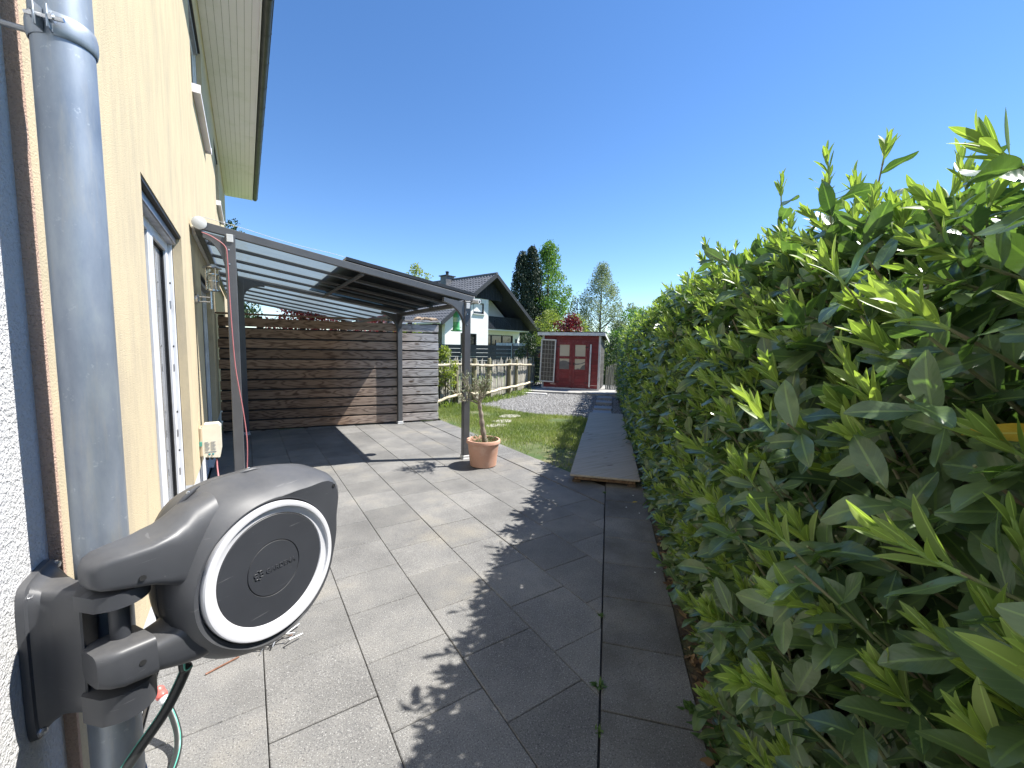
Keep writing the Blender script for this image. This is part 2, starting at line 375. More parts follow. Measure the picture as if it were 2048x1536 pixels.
# downpipe and its clamp
def zinc():
    m, t, p, out = NT('weathered_zinc'); co = coords(t, (1, 1, .35))
    c = ramp(t, nz(t, co, 9, 6, .65), [(.3, (.17, .20, .24)), (.5, (.24, .27, .31)), (.68, (.31, .34, .36))])
    c = mix(t, ramp(t, nz(t, coords(t, (1, 1, .12)), 30, 5, .7), [(.5, (0, 0, 0)), (.8, (.6, .6, .6))]), c, (.36, .34, .29))
    c = mix(t, ramp(t, nz(t, coords(t), 42, 5, .75), [(.62, (0, 0, 0)), (.72, (.5, .5, .5))]), c, (.5, .52, .54))
    t.links.new(c, p.inputs['Base Color']); p.inputs['Metallic'].default_value = .55
    t.links.new(math_(t, 'MULTIPLY_ADD', nz(t, co, 14, 5), .3, .32), p.inputs['Roughness']); bumpn(t, p, nz(t, co, 5, 3), .08, .01); return m
M_zinc = zinc()
PX, PY = -.294, 1.268
pipe = MB().lathe([(.047, 0.0), (.047, .62), (.047, 6.0)], (PX, PY, 0), 40).build('downpipe', M_zinc, house, 40)
b = MB(); b.lathe([(.0475, .3), (.0505, .302), (.0505, .40), (.0495, .415), (.0475, .417)], (PX, PY, 0), 40, cap0=False, cap1=False); b.build('pipe_socket', M_zinc, pipe, 40)
# clamp: band tilted a little, split with two ears and a bolt, wall pin
cz = 2.105; b = MB(); ca = 40
aear = math.atan2(-.75, -.15)          # the split faces the camera side
ring = []
for zz, rr in ((-.022, .0485), (-.020, .0505), (-.008, .0525), (.008, .0525), (.020, .0505), (.022, .0485)):
    ring.append([Vector((PX+rr*math.cos(a), PY+rr*math.sin(a), cz+zz)) for a in [aear+.14+(2*math.pi-.28)*k/ca for k in range(ca+1)]])
b.loft(ring, False, False, False)
for s in (-1, 1):
    a = aear+.14*s; d = Vector((math.cos(a), math.sin(a), 0)); tn = Vector((-d.y, d.x, 0))
    b.obox(Vector((PX, PY, cz))+d*.0605, d, tn, ZZ, .0105, .0018, .021, .001)
clampo = b.build('pipe_clamp', M_zinc, pipe, 40)
d = Vector((math.cos(aear), math.sin(aear), 0)); tn = Vector((-d.y, d.x, 0)); c0 = Vector((PX, PY, cz))+d*.063
MB().cyl(c0-tn*.025, c0+tn*.032, .004, 10).build('clamp_bolt', M_steel, clampo, 40)
b = MB(); b.lathe([(.0085, 0), (.0085, .006)], c0+tn*.0115, 6, tn); b.lathe([(.008, 0), (.008, .005)], c0-tn*.0165, 6, tn); b.build('clamp_nut', M_steel, clampo)
MB().cyl((PX-.05, PY+.01, cz), (XW-.02, PY+.01, cz), .006, 10).build('wall_pin', M_zincdark, clampo)

nb = thing('neighbour_wall', 'white roughcast wall at the far left edge behind the hose reel', 'wall', (-.6, 0, 0))
MB().box(-.8, -.405, -2.5, 1.371, 0, 6.0).build('wall', M_white, nb)

# lamp on the wall
lamp = thing('wall_lamp', 'cylindrical glass wall lantern on the cream wall before the pergola', 'lamp', (XW, 4.91, 1.88))
M_lglass = NT('lamp_glass'); m, t, p, out = M_lglass; p.inputs['Base Color'].default_value = (.9, .85, .7, 1); p.inputs['Transmission Weight'].default_value = .92; p.inputs['Roughness'].default_value = .06; p.inputs['IOR'].default_value = 1.1; M_lglass = m
lx, ly = -.245, 4.91
MB().lathe([(.045, 0), (.045, .02), (.03, .028)], (XW, ly, 1.88), 20, (1, 0, 0)).build('wall_plate', M_steel, lamp, 30)
b = MB()
for dz in (-.022, .022): b.cyl((XW+.02, ly, 1.88+dz), (lx-.02, ly, 1.88+dz), .006, 8)
b.cyl((lx-.018, ly, 1.79), (lx-.018, ly, 1.965), .010, 10); b.build('arm', M_steel, lamp, 30)
MB().lathe([(.052, 1.975), (.052, 2.175)], (lx, ly, 0), 24, cap0=False, cap1=False).build('glass', M_lglass, lamp, 40)
b = MB(); b.lathe([(.02, 2.215), (.075, 2.185), (.078, 2.176), (.05, 2.174)], (lx, ly, 0), 24); b.lathe([(.058, 1.962), (.058, 1.975)], (lx, ly, 0), 24)
for z in (2.05, 2.115): b.lathe([(.0535, z), (.0565, z), (.0565, z+.008), (.0535, z+.008)], (lx, ly, 0), 24, cap0=False, cap1=False)
for k in range(4): a = k*math.pi/2+.5; b.cyl((lx+.056*math.cos(a), ly+.056*math.sin(a), 1.97), (lx+.056*math.cos(a), ly+.056*math.sin(a), 2.18), .004, 6)
b.build('cage', M_steel, lamp, 30)
MB().lathe([(.012, 1.977), (.02, 2.0), (.026, 2.06), (.018, 2.1), (.002, 2.11)], (lx, ly, 0), 14).build('bulb', M_upvc, lamp, 60)

# control box on the wall
M_beige = mat('beige_plastic', (.66, .63, .53), (.6, .57, .47), .5, 9)
M_print = mat('grey_print', (.2, .22, .24), (.26, .28, .3), .6, 20); M_teal = mat('teal_button', (.05, .22, .23), (.04, .18, .2), .4, 20); M_greenst = mat('green_sticker', (.08, .3, .25), (.06, .25, .2), .5, 20)
M_tan = mat('tan_plastic', (.42, .34, .24), (.36, .29, .2), .6, 10)
cb = thing('control_box', 'small beige plastic control box with printed label on the cream wall', 'control box', (XW, 4.62, .42))
b = MB(); b.prism([(-.36, .42), (-.236, .405), (-.222, .48), (-.222, .70), (-.24, .725), (-.345, .725), (-.36, .705)], (0, 4.60, 0), (1, 0, 0), (0, 0, 1), (0, 1, 0), .12); bo = b.build('case', M_beige, cb, 25)
MB().box(XW+.0005, -.3605, 4.585, 4.74, .43, .695, .006).build('back_plate', M_tan, cb)
b = MB()
for i in range(7):
    for k in range(2): b.box(-.345+.045*k, -.31+.045*k-(.01 if i % 3 == k else 0), 4.597, 4.5985, .555-.012*i, .5595-.012*i)
b.box(-.345, -.262, 4.597, 4.5985, .462, .470); b.build('printed_label', M_print, bo)
for k in range(2): MB().lathe([(.009, 0), (.009, .004), (.006, .006)], (-.315+.028*k, 4.599, .443), 14, (0, -1, 0)).build('button', M_teal, bo)
MB().box(-.386+.002, -.3625, 4.57, 4.584, .53, .57).build('sticker', M_greenst, cb)
for k in range(3): MB().lathe([(.012, 0), (.012, .02), (.009, .035)], (-.335+.035*k, 4.65, .415), 12, (0, 0, -1)).build('cable_gland', M_seal, cb)
M_red = mat('red_cable', (.40, .15, .16), (.34, .12, .13), .5, 10)
def smooth_pts(P, k=8):
    P = [Vector(p) for p in P]; Q = []
    for i in range(len(P)-1):
        a, b_, c, d = P[max(i-1, 0)], P[i], P[i+1], P[min(i+2, len(P)-1)]
        for j in range(k):
            t = j/k; Q.append(.5*((2*b_)+(c-a)*t+(2*a-5*b_+4*c-d)*t*t+(3*b_-a-3*c+d)*t**3))
    return Q+[P[-1]]
tag(MB().tube(smooth_pts([(-.265, 4.65, .382), (-.262, 4.62, .30), (-.25, 4.55, .2), (-.24, 4.5, .1), (-.22, 4.42, .012), (-.2, 4.3, .008)]), .0065, 8).build('short_cable', M_red, None, 50), 'short red cable dropping from the beige control box', 'cable')
tag(MB().tube(smooth_pts([(-.3, 4.70, 2.46), (-.22, 4.70, 2.43), (-.13, 4.70, 2.36), (-.115, 4.697, 2.25), (-.11, 4.697, 1.9), (-.10, 4.692, 1.5), (-.085, 4.68, 1.2), (-.04, 4.66, .8), (-.02, 4.65, .5), (-.035, 4.63, .15), (-.04, 4.6, .012), (-.1, 4.5, .008)]), .0045, 8).build('long_cable', M_red, None, 50), 'long red cable hanging down the near left pergola post', 'cable')
# ================================================================== HOSE REEL
def plastic(name, c, rough, scr=True):
    m, t, p, out = NT(name); co = coords(t)
    col = ramp(t, nz(t, co, 5, 4), [(.3, c), (.7, tuple(x*1.25 for x in c))])
    if scr:
        col = mix(t, ramp(t, nz(t, coords(t, (1, 1, 1)), 26, 7, .8), [(.66, (0, 0, 0)), (.74, (.35, .35, .35))]), col, (.2, .2, .2))
        col = mix(t, ramp(t, nz(t, co, 2.5, 4), [(.5, (0, 0, 0)), (.8, (.5, .5, .5))]), col, tuple(x*1.5+.012 for x in c))
        for rt__, sc__ in (((.3, .5, .2), 7), ((1.1, -.4, .9), 9)):      # thin scratches
            col = mix(t, ramp(t, nz(t, coords(t, (1, 1, 26), rot=rt__), sc__, 3, .6), [(.70, (0, 0, 0)), (.725, (.45, .45, .45))]), col, (.16, .16, .165))
        geo = nd(t, 'ShaderNodeNewGeometry'); sn_ = nd(t, 'ShaderNodeSeparateXYZ'); t.links.new(geo.outputs['Normal'], sn_.inputs[0])
        dst = math_(t, 'MULTIPLY', math_(t, 'MAXIMUM', sn_.outputs[2], 0.0), math_(t, 'MULTIPLY', nz(t, co, 22, 6, .7), .42))
        col = mix(t, dst, col, (.17, .16, .145))                          # settled dust
    t.links.new(col, p.inputs['Base Color']); t.links.new(math_(t, 'MULTIPLY_ADD', nz(t, co, 9, 5), .25, rough-.1), p.inputs['Roughness'])
    bumpn(t, p, nz(t, co, 900, 2), .12, .0006); return m
M_reel = plastic('dark_grey_plastic', (.036, .038, .043), .42)
M_reelface = plastic('black_plastic', (.024, .026, .031), .46)
M_wplast = plastic('white_plastic', (.43, .43, .445), .45, False)
RC = Vector((.045, 1.189, .899)); E1 = Vector((.858, .513, 0)).normalized(); EN = Vector((.512, -.857, .063)).normalized()
E1 = (E1-EN*E1.dot(EN)).normalized(); E2 = EN.cross(E1)
def RP(a, b, c): return RC+E1*a+E2*b-EN*c
reel = thing('hose_reel', 'dark grey wall mounted garden hose reel with white ring in the foreground', 'hose reel', (-.40, 1.25, .65))
cr = [(.203, .174), (.184, .191), (.155, .187), (.134, .178), (.048, .181), (-.01, .181), (-.061, .169), (-.108, .145), (-.146, .111), (-.172, .07), (-.187, .028), (-.190, -.019), (-.182, -.063), (-.157, -.108), (-.112, -.152), (-.057, -.183), (-.001, -.193), (.061, -.181), (.134, -.134), (.182, -.04), (.198, .07), (.215, .117), (.216, .143)]
rb = [(-.207, .043), (-.209, -.021), (-.188, -.11), (-.14, -.17), (-.081, -.206), (0, -.222), (.08, -.205), (.15, -.155), (.207, -.05), (.232, .06), (.252, .115), (.25, .155), (.215, .198), (.12, .216), (0, .218), (-.08, .214), (-.14, .188), (-.187, .12)]
rc_ = [(-.200, .043), (-.202, -.021), (-.182, -.108), (-.136, -.166), (-.08, -.202), (0, -.216), (.08, -.2), (.15, -.15), (.206, -.05), (.237, .06), (.262, .11), (.262, .155), (.2, .212), (.1, .237), (0, .241), (-.085, .237), (-.147, .212), (-.19, .14)]
NA = 96
def polar(pts):
    a = sorted((math.atan2(y, x), math.hypot(x, y)) for x, y in pts); A = np.array([q[0] for q in a]); Rr = np.array([q[1] for q in a])
    A = np.concatenate([A-2*math.pi, A, A+2*math.pi]); Rr = np.tile(Rr, 3); th = np.linspace(-math.pi, math.pi, NA, endpoint=False)
    r_ = np.interp(th, A, Rr)
    for _ in range(3): r_ = (np.roll(r_, 1)+2*r_+np.roll(r_, -1))/4
    return th, r_
th, RA = polar(cr); _, RB = polar(rb); _, RCc = polar(rc_)
def rring(r_, c): return [RP(r_[k]*math.cos(th[k]), r_[k]*math.sin(th[k]), c) for k in range(NA)]
circ = np.full(NA, 1.0)
b = MB()
b.loft([rring(circ*.05, .03), rring(circ*.1745, .03), rring(circ*.1765, .004), rring(circ*.18*.3+RA*.7, .001), rring(RA*.985, .0005), rring(RA, .004), rring(RA*.75+RB*.25+.004, .016), rring(RA*.3+RB*.7+.003, .042),
        rring(RB, .06), rring(RCc*.5+RB*.5+.001, .088), rring(RCc, .118), rring(RCc*1.0, .122), rring(RCc*.985, .1225), rring(RCc*.985, .1245), rring(RCc*.998, .125), rring(RCc*.985, .16), rring(RCc*.93, .2), rring(RCc*.82, .23), rring(RCc*.6, .245)])
body = b.build('reel_body', M_reel, reel, 38)
b = MB(); b.lathe([(.172, -.028), (.172, .004), (.1695, .0075), (.164, .0085), (.1585, .007), (.1565, .001), (.150, -.002), (.1415, -.003), (.1395, -.006), (.1385, -.02)], RC, 96, EN, False, False)
b.build('white_ring', M_wplast, reel, 30)
b = MB(); b.lathe([(.139, -.02), (.139, -.0055), (.1375, -.004), (.0712, -.0028), (.0702, -.0048), (.0690, -.0048), (.0680, -.0026), (.001, -.0022)], RC, 96, EN, True, True)
face = b.build('reel_face', M_reelface, reel, 25)
# raised lettering and emblem
cu = bpy.data.curves.new('lettering', 'FONT'); cu.body = 'GARDENA'; cu.size = .0165; cu.extrude = .0009; cu.space_character = 1.08; cu.align_x = 'LEFT'; cu.offset = .0003
tmp = bpy.data.objects.new('lettering_tmp', cu); COL.objects.link(tmp)
me_t = bpy.data.meshes.new_from_object(tmp.evaluated_get(bpy.context.evaluated_depsgraph_get())); bpy.data.objects.remove(tmp)
X = Matrix((E1, E2, EN)).transposed().to_4x4(); X.translation = RP(-.023, -.006, .0018)
me_t.transform(X); me_t.transform(Matrix.Translation(-BASE[face])); me_t.materials.clear(); me_t.materials.append(M_reelface)
link('lettering', me_t, face)
b = MB()
for k in range(6):
    a0 = k*math.pi/3; P = []
    for j in range(7):
        a = a0+j*.22; r_ = .0045+.0075*math.sin(j/6*math.pi*.85); P.append(RP(-.042+r_*math.cos(a), 0+r_*math.sin(a), .0012))
    b.tube(P, .0011, 6)
b.build('emblem', M_reelface, face, 50)
# raised boss ribs with screws on top of the housing
for (a, b_, c) in ((-.128, .222, .112), (.02, .2415, .116)):
    bb = MB(); d = E1 if a > -.05 else (E1*.78+E2*.6).normalized()
    bb.tube([RP(a, b_, c)-d*.030-EN*.006, RP(a, b_, c)-d*.012+E2*.002, RP(a, b_, c)+d*.012+E2*.002, RP(a, b_, c)+d*.030+EN*.006], [.001, .006, .006, .001], 8); bb.build('boss', M_reel, body, 60)
    MB().lathe([(.0045, 0), (.0045, .009), (.002, .011)], RP(a, b_, c), 10, E2).build('screw', M_steel, body)
MB().lathe([(.0055, -.004), (.0055, .0012)], RP(.197, .160, .0), 12, EN).build('hole', M_seal, body)
def superring(cx, a, b0, ha, hb, p=3.5, n=32):     # section across the arm at a: half sizes in depth (ha) and height (hb)
    Q = []
    for k in range(n):
        t = 2*math.pi*k/n; ct, st = math.cos(t), math.sin(t)
        Q.append(RP(a, b0+hb*math.copysign(abs(st)**(2/p), st), cx+ha*math.copysign(abs(ct)**(2/p), ct)))
    return Q
def armsec(a, top, bot, c0, c1, p=7): return superring((c0+c1)/2, a, (top+bot)/2, (c1-c0)/2, (top-bot)/2, p)
b = MB(); b.loft([armsec(-.10, .225, -.03, .03, .15, 3), armsec(-.147, .212, -.02, .022, .155, 3.2), armsec(-.172, .194, .012, .018, .155, 3.5), armsec(-.195, .180, .042, .016, .152, 4), armsec(-.215, .171, .060, .016, .15), armsec(-.24, .165, .074, .018, .146), armsec(-.275, .163, .084, .024, .142), armsec(-.303, .160, .092, .032, .136), armsec(-.318, .154, .097, .040, .128), armsec(-.328, .145, .103, .052, .116, 3.5), armsec(-.331, .135, .110, .066, .10, 3)])
ua = b.build('upper_arm', M_reel, reel, 50)
b = MB(); b.loft([superring(.085, -.12, -.065, .08, .085), superring(.085, -.17, -.085, .07, .062), superring(.085, -.205, -.092, .06, .046), superring(.085, -.245, -.088, .05, .036), superring(.085, -.246, -.078, .056, .044, 6), superring(.085, -.30, -.070, .055, .042, 6), superring(.085, -.320, -.066, .05, .039, 5), superring(.085, -.334, -.064, .036, .034, 4)])
la = b.build('lower_arm', M_reel, reel, 40)
b = MB(); b.loft([superring(.10, -.12, .0, .07, .13), superring(.10, -.17, .005, .06, .12), superring(.105, -.198, .008, .05, .10)]); b.build('neck', M_reelface, reel, 50)
for (a, b_) in ((-.262, .103), (-.272, -.075)): MB().lathe([(.006, -.006), (.006, .0012)], RP(a, b_, .0205 if b_ > 0 else .0295), 12, EN).build('hole', M_seal, ua if b_ > 0 else la)
# wall bracket
HX, HY = -.243, 1.125
def yzring(x, y0, y1, z0, z1, p=5, n=32):
    return [Vector((x, (y0+y1)/2+(y1-y0)/2*math.copysign(abs(math.cos(t))**(2/p), math.cos(t)), (z0+z1)/2+(z1-z0)/2*math.copysign(abs(math.sin(t))**(2/p), math.sin(t)))) for t in [2*math.pi*(k+.5)/n for k in range(n)]]
b = MB(); b.loft([yzring(-.4045, 1.176, 1.35, .640, .985, 7), yzring(-.392, 1.176, 1.35, .640, .985, 7), yzring(-.389, 1.182, 1.345, .648, .978, 7), yzring(-.372, 1.182, 1.315, .668, .968, 7), yzring(-.35, 1.165, 1.27, .690, .968, 6), yzring(-.325, 1.140, 1.222, .703, .972, 6), yzring(-.300, 1.118, 1.205, .708, .976, 6), yzring(-.296, 1.118, 1.205, .708, .976, 6)])
br = b.build('wall_bracket', M_reel, reel, 40)
for z0, z1, nm in ((.948, .979, 'upper_prong'), (.705, .764, 'lower_prong')):
    b = MB(); pl = [(-.305, 1.112), (-.27, 1.078)]+[(HX+.052*math.cos(a), HY+.052*math.sin(a)) for a in np.linspace(-1.9, 1.5, 14)]+[(-.27, 1.19), (-.305, 1.204)]
    b.loft([[Vector((x, y, z)) for x, y in pl] for z in (z0, z0+.004, z1-.004, z1)]); b.build(nm, M_reel, br, 40)
MB().cyl((HX, HY, .71), (HX, HY, .99), .017, 20).build('hinge_pin', M_reelface, br, 40)
for (y, z) in ((1.196, .958), (1.332, .965), (1.19, .665)):
    b = MB(); b.lathe([(.010, 0), (.010, .003), (.007, .003), (.007, .009), (.003, .010)], (-.390, y, z), 6, (1, -.2, 0)); b.build('fixing_bolt', M_steel, br)
# hoses
M_hose = mat('dark_hose', (.018, .02, .02), (.028, .03, .03), .42, 12); M_hgreen = mat('green_stripe', (.10, .38, .30), (.08, .32, .25), .45, 12)
def hose(name, P, r, label, stripes=2, ph=0.0):
    Q = smooth_pts(P, 10); th_ = thing(name, label, 'hose', Q[-1]); MB().tube(Q, r, 14).build('tube', M_hose, th_, 60)
    for s in range(stripes):
        pts = []; nu = None
        for i, p in enumerate(Q):
            t = (Q[min(i+1, len(Q)-1)]-Q[max(i-1, 0)]).normalized()
            nu = t.orthogonal().normalized() if nu is None else (nu-t*nu.dot(t)).normalized(); bi = t.cross(nu); a = ph+s*2*math.pi/stripes
            pts.append(p+(nu*math.cos(a)+bi*math.sin(a))*(r*.86))
        MB().tube(pts, r*.22, 6).build('stripe', M_hgreen, th_, 60)
    return th_
hose('feed_hose', [RP(-.16, -.13, .13), RP(-.165, -.19, .12), (-.150, 1.2, .69), (-.19, 1.19, .61), (-.262, 1.175, .515), (-.33, 1.15, .40), (-.355, 1.14, .25), (-.34, 1.16, .05), (-.25, 1.05, .015)], .0115, 'dark feed hose hanging under the reel body', 2, 2.2)
gh = hose('loose_hose', [(-.300, 1.885, .135), (-.286, 1.865, .115), (-.268, 1.83, .085), (-.255, 1.79, .05), (-.255, 1.74, .022), (-.27, 1.66, .014), (-.31, 1.55, .013), (-.36, 1.45, .013)], .0115, 'dark hose with green stripe and red coupling on the paving', 3, .6)
M_coral = mat('red_coupling', (.55, .12, .10), (.48, .10, .09), .4, 20)
d = (Vector((-.300, 1.885, .135))-Vector((-.286, 1.865, .115))).normalized(); p0 = Vector((-.297, 1.880, .130))
MB().lathe([(.0135, 0), (.0165, .004), (.0165, .020), (.014, .024)], p0, 16, d).build('collar', M_wplast, gh, 35)
b = MB(); b.lathe([(.0145, .0245), (.0185, .030), (.0185, .042), (.0165, .046), (.0185, .050), (.018, .060), (.011, .068)], p0, 16, d); b.build('coupling', M_coral, gh, 35)
# pegs
M_peg = mat('galvanised_wire', (.45, .46, .47), (.3, .31, .32), .35, 30, metal=.8); M_rust = mat('rusty_wire', (.16, .07, .04), (.25, .14, .1), .7, 30, metal=.3)
rp = random.Random(11)
for k in range(22):
    a = rp.uniform(-.6, 1.2)+(math.pi if rp.random() < .5 else 0); L = rp.uniform(.05, .11); cx, cy, cz_ = .045+rp.gauss(0, .052), 2.205+rp.gauss(0, .022), .006+rp.uniform(0, .03)
    if k == 20: cx, cy, L, a, cz_ = -.14, 2.17, .13, .35, .006
    if k == 21: cx, cy, L, a, cz_ = .13, 2.24, .14, .6, .02
    dz = rp.uniform(-.2, .3)*L if k < 20 else 0
    d = Vector((math.cos(a)*L/2, math.sin(a)*L/2, dz/2)); c = Vector((cx, cy, cz_+abs(dz)/2)); rd = rp.uniform(.0022, .0045)
    bb = MB().tube([c-d, c+d*.9, c+d, c+d+Vector((-d.y, d.x, 0)).normalized()*.012], rd, 6)
    o = bb.build('metal_peg', M_rust if k % 4 == 0 else M_peg, None, 50); tag(o, {20: 'single rusty peg lying apart left of the peg heap', 21: 'long silvery peg sticking out right of the peg heap'}.get(k, 'rusty brown peg in the small heap lying on the paving below the reel' if k % 4 == 0 else 'thin silvery peg in the small heap lying on the paving below the reel'), 'peg', 'heap of metal pegs')

# ================================================================== PERGOLA
M_perg = mat('pergola_aluminium', (.085, .088, .095), (.10, .103, .11), .42, 6, metal=.25)
M_capgrey = mat('grey_end_cap', (.50, .51, .52), (.44, .45, .46), .5, 10)
def poly_m():
    m, t, p, out = NT('polycarbonate'); co = coords(t, (.6, 14, .6))
    tr = nd(t, 'ShaderNodeBsdfTransparent'); tr.inputs[0].default_value = (.22, .28, .33, 1)
    tl = nd(t, 'ShaderNodeBsdfTranslucent'); t.links.new(ramp(t, nz(t, co, 7, 4), [(.3, (.10, .13, .155)), (.7, (.155, .195, .22))]), tl.inputs[0])
    gl = nd(t, 'ShaderNodeBsdfGlossy'); gl.inputs['Roughness'].default_value = .3; gl.inputs[0].default_value = (.7, .75, .8, 1)
    m1 = nd(t, 'ShaderNodeMixShader'); m1.inputs[0].default_value = .8; t.links.new(tr.outputs[0], m1.inputs[1]); t.links.new(tl.outputs[0], m1.inputs[2])
    m2 = nd(t, 'ShaderNodeMixShader'); m2.inputs[0].default_value = .07; t.links.new(m1.outputs[0], m2.inputs[1]); t.links.new(gl.outputs[0], m2.inputs[2])
    t.links.new(m2.outputs[0], out.inputs[0]); return m
M_poly = poly_m()
perg = thing('pergola', 'dark grey lean-to pergola with translucent roof against the cream house', 'pergola', (1.1, 6, 0))
NY, FY, LX, RX = 4.75, 7.487, -.09, 2.385
def roof_z(x): return 2.53-.163*(x+.31)
def post(x, y, ztop):
    p = MB().box(x-.042, x+.042, y-.042, y+.042, .012, ztop, .004).build('post', M_perg, perg)
    b = MB().box(x-.058, x+.058, y-.058, y+.058, .001, .013, .002); b.box(x-.05, x+.05, y-.05, y+.05, .0125, .05, .004); b.build('foot', M_capgrey, p)
    return p
pNR, pFR, pNL, pFL = post(RX, NY, 2.05), post(RX, FY, 2.05), post(LX, NY, roof_z(LX)-.02), post(-.04, 7.68, roof_z(LX)-.02)
def far_y(x): return 7.80-.35*(x+.3)/2.7
def roof_field(parent, ylo, yhi, nr, x0, x1, zoff=0, caps=True):
    for i in range(nr):
        f_ = i/(nr-1); edge = i in (0, nr-1); w, h = (.05, .072) if edge else (.045, .04)
        ya, yb = ylo(x0)+(yhi(x0)-ylo(x0))*f_, ylo(x1)+(yhi(x1)-ylo(x1))*f_
        b = MB(); b.bar((x0, ya, roof_z(x0)+zoff), (x1, yb, roof_z(x1)+zoff), w, h, b=.003); r_ = b.build('rafter', M_perg, parent)
        if edge and caps: MB().bar((x1+.0005, yb, roof_z(x1)+zoff), (x1+.012, yb, roof_z(x1)-.002+zoff), w+.006, h+.006, b=.003).build('end_cap', M_capgrey, r_)
    for i in range(nr-1):
        g0 = .029 if i == 0 else .024; g1 = .029 if i == nr-2 else .024; b = MB(); V = []
        for (x, k, gg) in ((x0+.01, i, g0), (x1-.01, i, g0), (x1-.01, i+1, -g1), (x0+.01, i+1, -g1)): V.append((x, ylo(x)+(yhi(x)-ylo(x))*k/(nr-1)+gg, roof_z(x)+.012+zoff))
        b.add(V, [(0, 1, 2, 3)]); b.build('roof_panel', M_poly, parent)
roof_field(perg, lambda x: NY, far_y, 5, -.30, 2.47)
npg = thing('neighbour_pergola', 'second translucent pergola roof continuing behind the slatted fence', 'pergola', (1.1, 10, 0))
roof_field(npg, lambda x: far_y(x)+.16, lambda x: 11.9, 6, -.30, 2.47, 0, False)
for (x, y) in ((2.38, 11.8), (-.05, 11.8), (2.38, 8.1)): MB().box(x-.042, x+.042, y-.042, y+.042, -.05, roof_z(x)-.03, .004).build('post', M_perg, npg)
MB().box(2.35, 2.42, 7.72, 11.95, roof_z(2.385)-.10, roof_z(2.385)-.045, .004).build('front_beam', M_perg, npg)
MB().box(-.352, -.302, 7.9, 11.95, 2.475, 2.585, .006).build('wall_beam', M_perg, npg)
MB().box(-.352, -.302, NY-.06, 7.84, 2.475, 2.585, .006).build('wall_beam', M_perg, perg)
MB().lathe([(.056, 0), (.056, .012), (.05, .016)], (-.312, NY-.056, 2.535), 20, (0, -1, 0)).build('round_cap', M_capgrey, perg, 35)
zb = roof_z(RX)-.052
b = MB().box(RX-.035, RX+.035, NY-.05, FY+.05, zb-.045, zb+.008, .005); b.build('front_beam', M_perg, perg)
b = MB().box(LX-.03, LX+.03, NY+.043, 7.6, roof_z(LX)-.10, roof_z(LX)-.045, .005); b.build('rear_beam', M_perg, perg)
b = MB().tube([(2.51+.045*math.cos(a), 0, 2.06+.045*math.sin(a)) for a in (0, 1)], .001, 3)
def gutt(r, y): return [Vector((2.535+r*math.cos(a), y, 2.075+r*math.sin(a))) for a in np.linspace(math.pi, 2*math.pi, 9)]
b = MB(); b.loft([gutt(.045, NY-.05), gutt(.045, FY+.05)], False, False, False); b.loft([gutt(.042, NY-.05), gutt(.042, FY+.05)], False, False, False); b.add(gutt(.045, NY-.05), [tuple(range(9))]); b.build('gutter', M_perg, perg, 40)
b = MB().bar((1.12, NY+.03, roof_z(1.12)-.04), (1.12, 7.55, roof_z(1.12)-.04), .03, .035, b=.003); b.build('purlin', M_perg, perg)
def gusset(p, x, y, dx, dy, zt, L=.28, H_=.30):
    pl = [(0, 0), (0, -H_)]+[(L*(1-math.cos(a)), -H_+(H_-.05)*math.sin(a)) for a in np.linspace(.15, math.pi/2, 9)]+[(L, 0)]
    u = Vector((dx, dy, 0)); w = Vector((-dy, dx, 0)); o = Vector((x, y, zt))+u*.0425-w*.03
    slope = -.163*dx; b = MB(); n = len(pl)
    a = [o+u*px+ZZ*(pz+slope*px) for px, pz in pl]; c = [q+w*.06 for q in a]
    b.add(a+c, [tuple(range(n))[::-1], tuple(range(n, 2*n))]+[(i, (i+1) % n, n+(i+1) % n, n+i) for i in range(n)]); b.build('bracket', M_perg, p)
gusset(pNR, RX, NY, -1, 0, 2.03); gusset(pFR, RX, FY, -1, 0, 2.03); gusset(pFR, RX, FY, 0, -1, 1.985, .2, .22); gusset(pNR, RX, NY, 0, 1, 1.985, .12, .16)
gusset(pNL, LX, NY, -1, 0, roof_z(LX)-.05, .16, .34); gusset(pFL, -.04, 7.68, 1, 0, roof_z(LX)-.05)
for (x, p) in ((LX, pNL), (RX, pNR)):
    zc = roof_z(x)-.05 if x < 0 else 1.995; MB().box(x-.026, x+.026, NY-.052, NY-.0425, zc-.04, zc+.03, .003).build('square_cap', M_capgrey, p)
    b = MB()
    for zq in (-.11, -.24): b.lathe([(.007, 0), (.007, .004)], (x-.01, NY-.0425, zc+zq), 8, (0, -1, 0))
    b.build('bolts', M_steel, p)
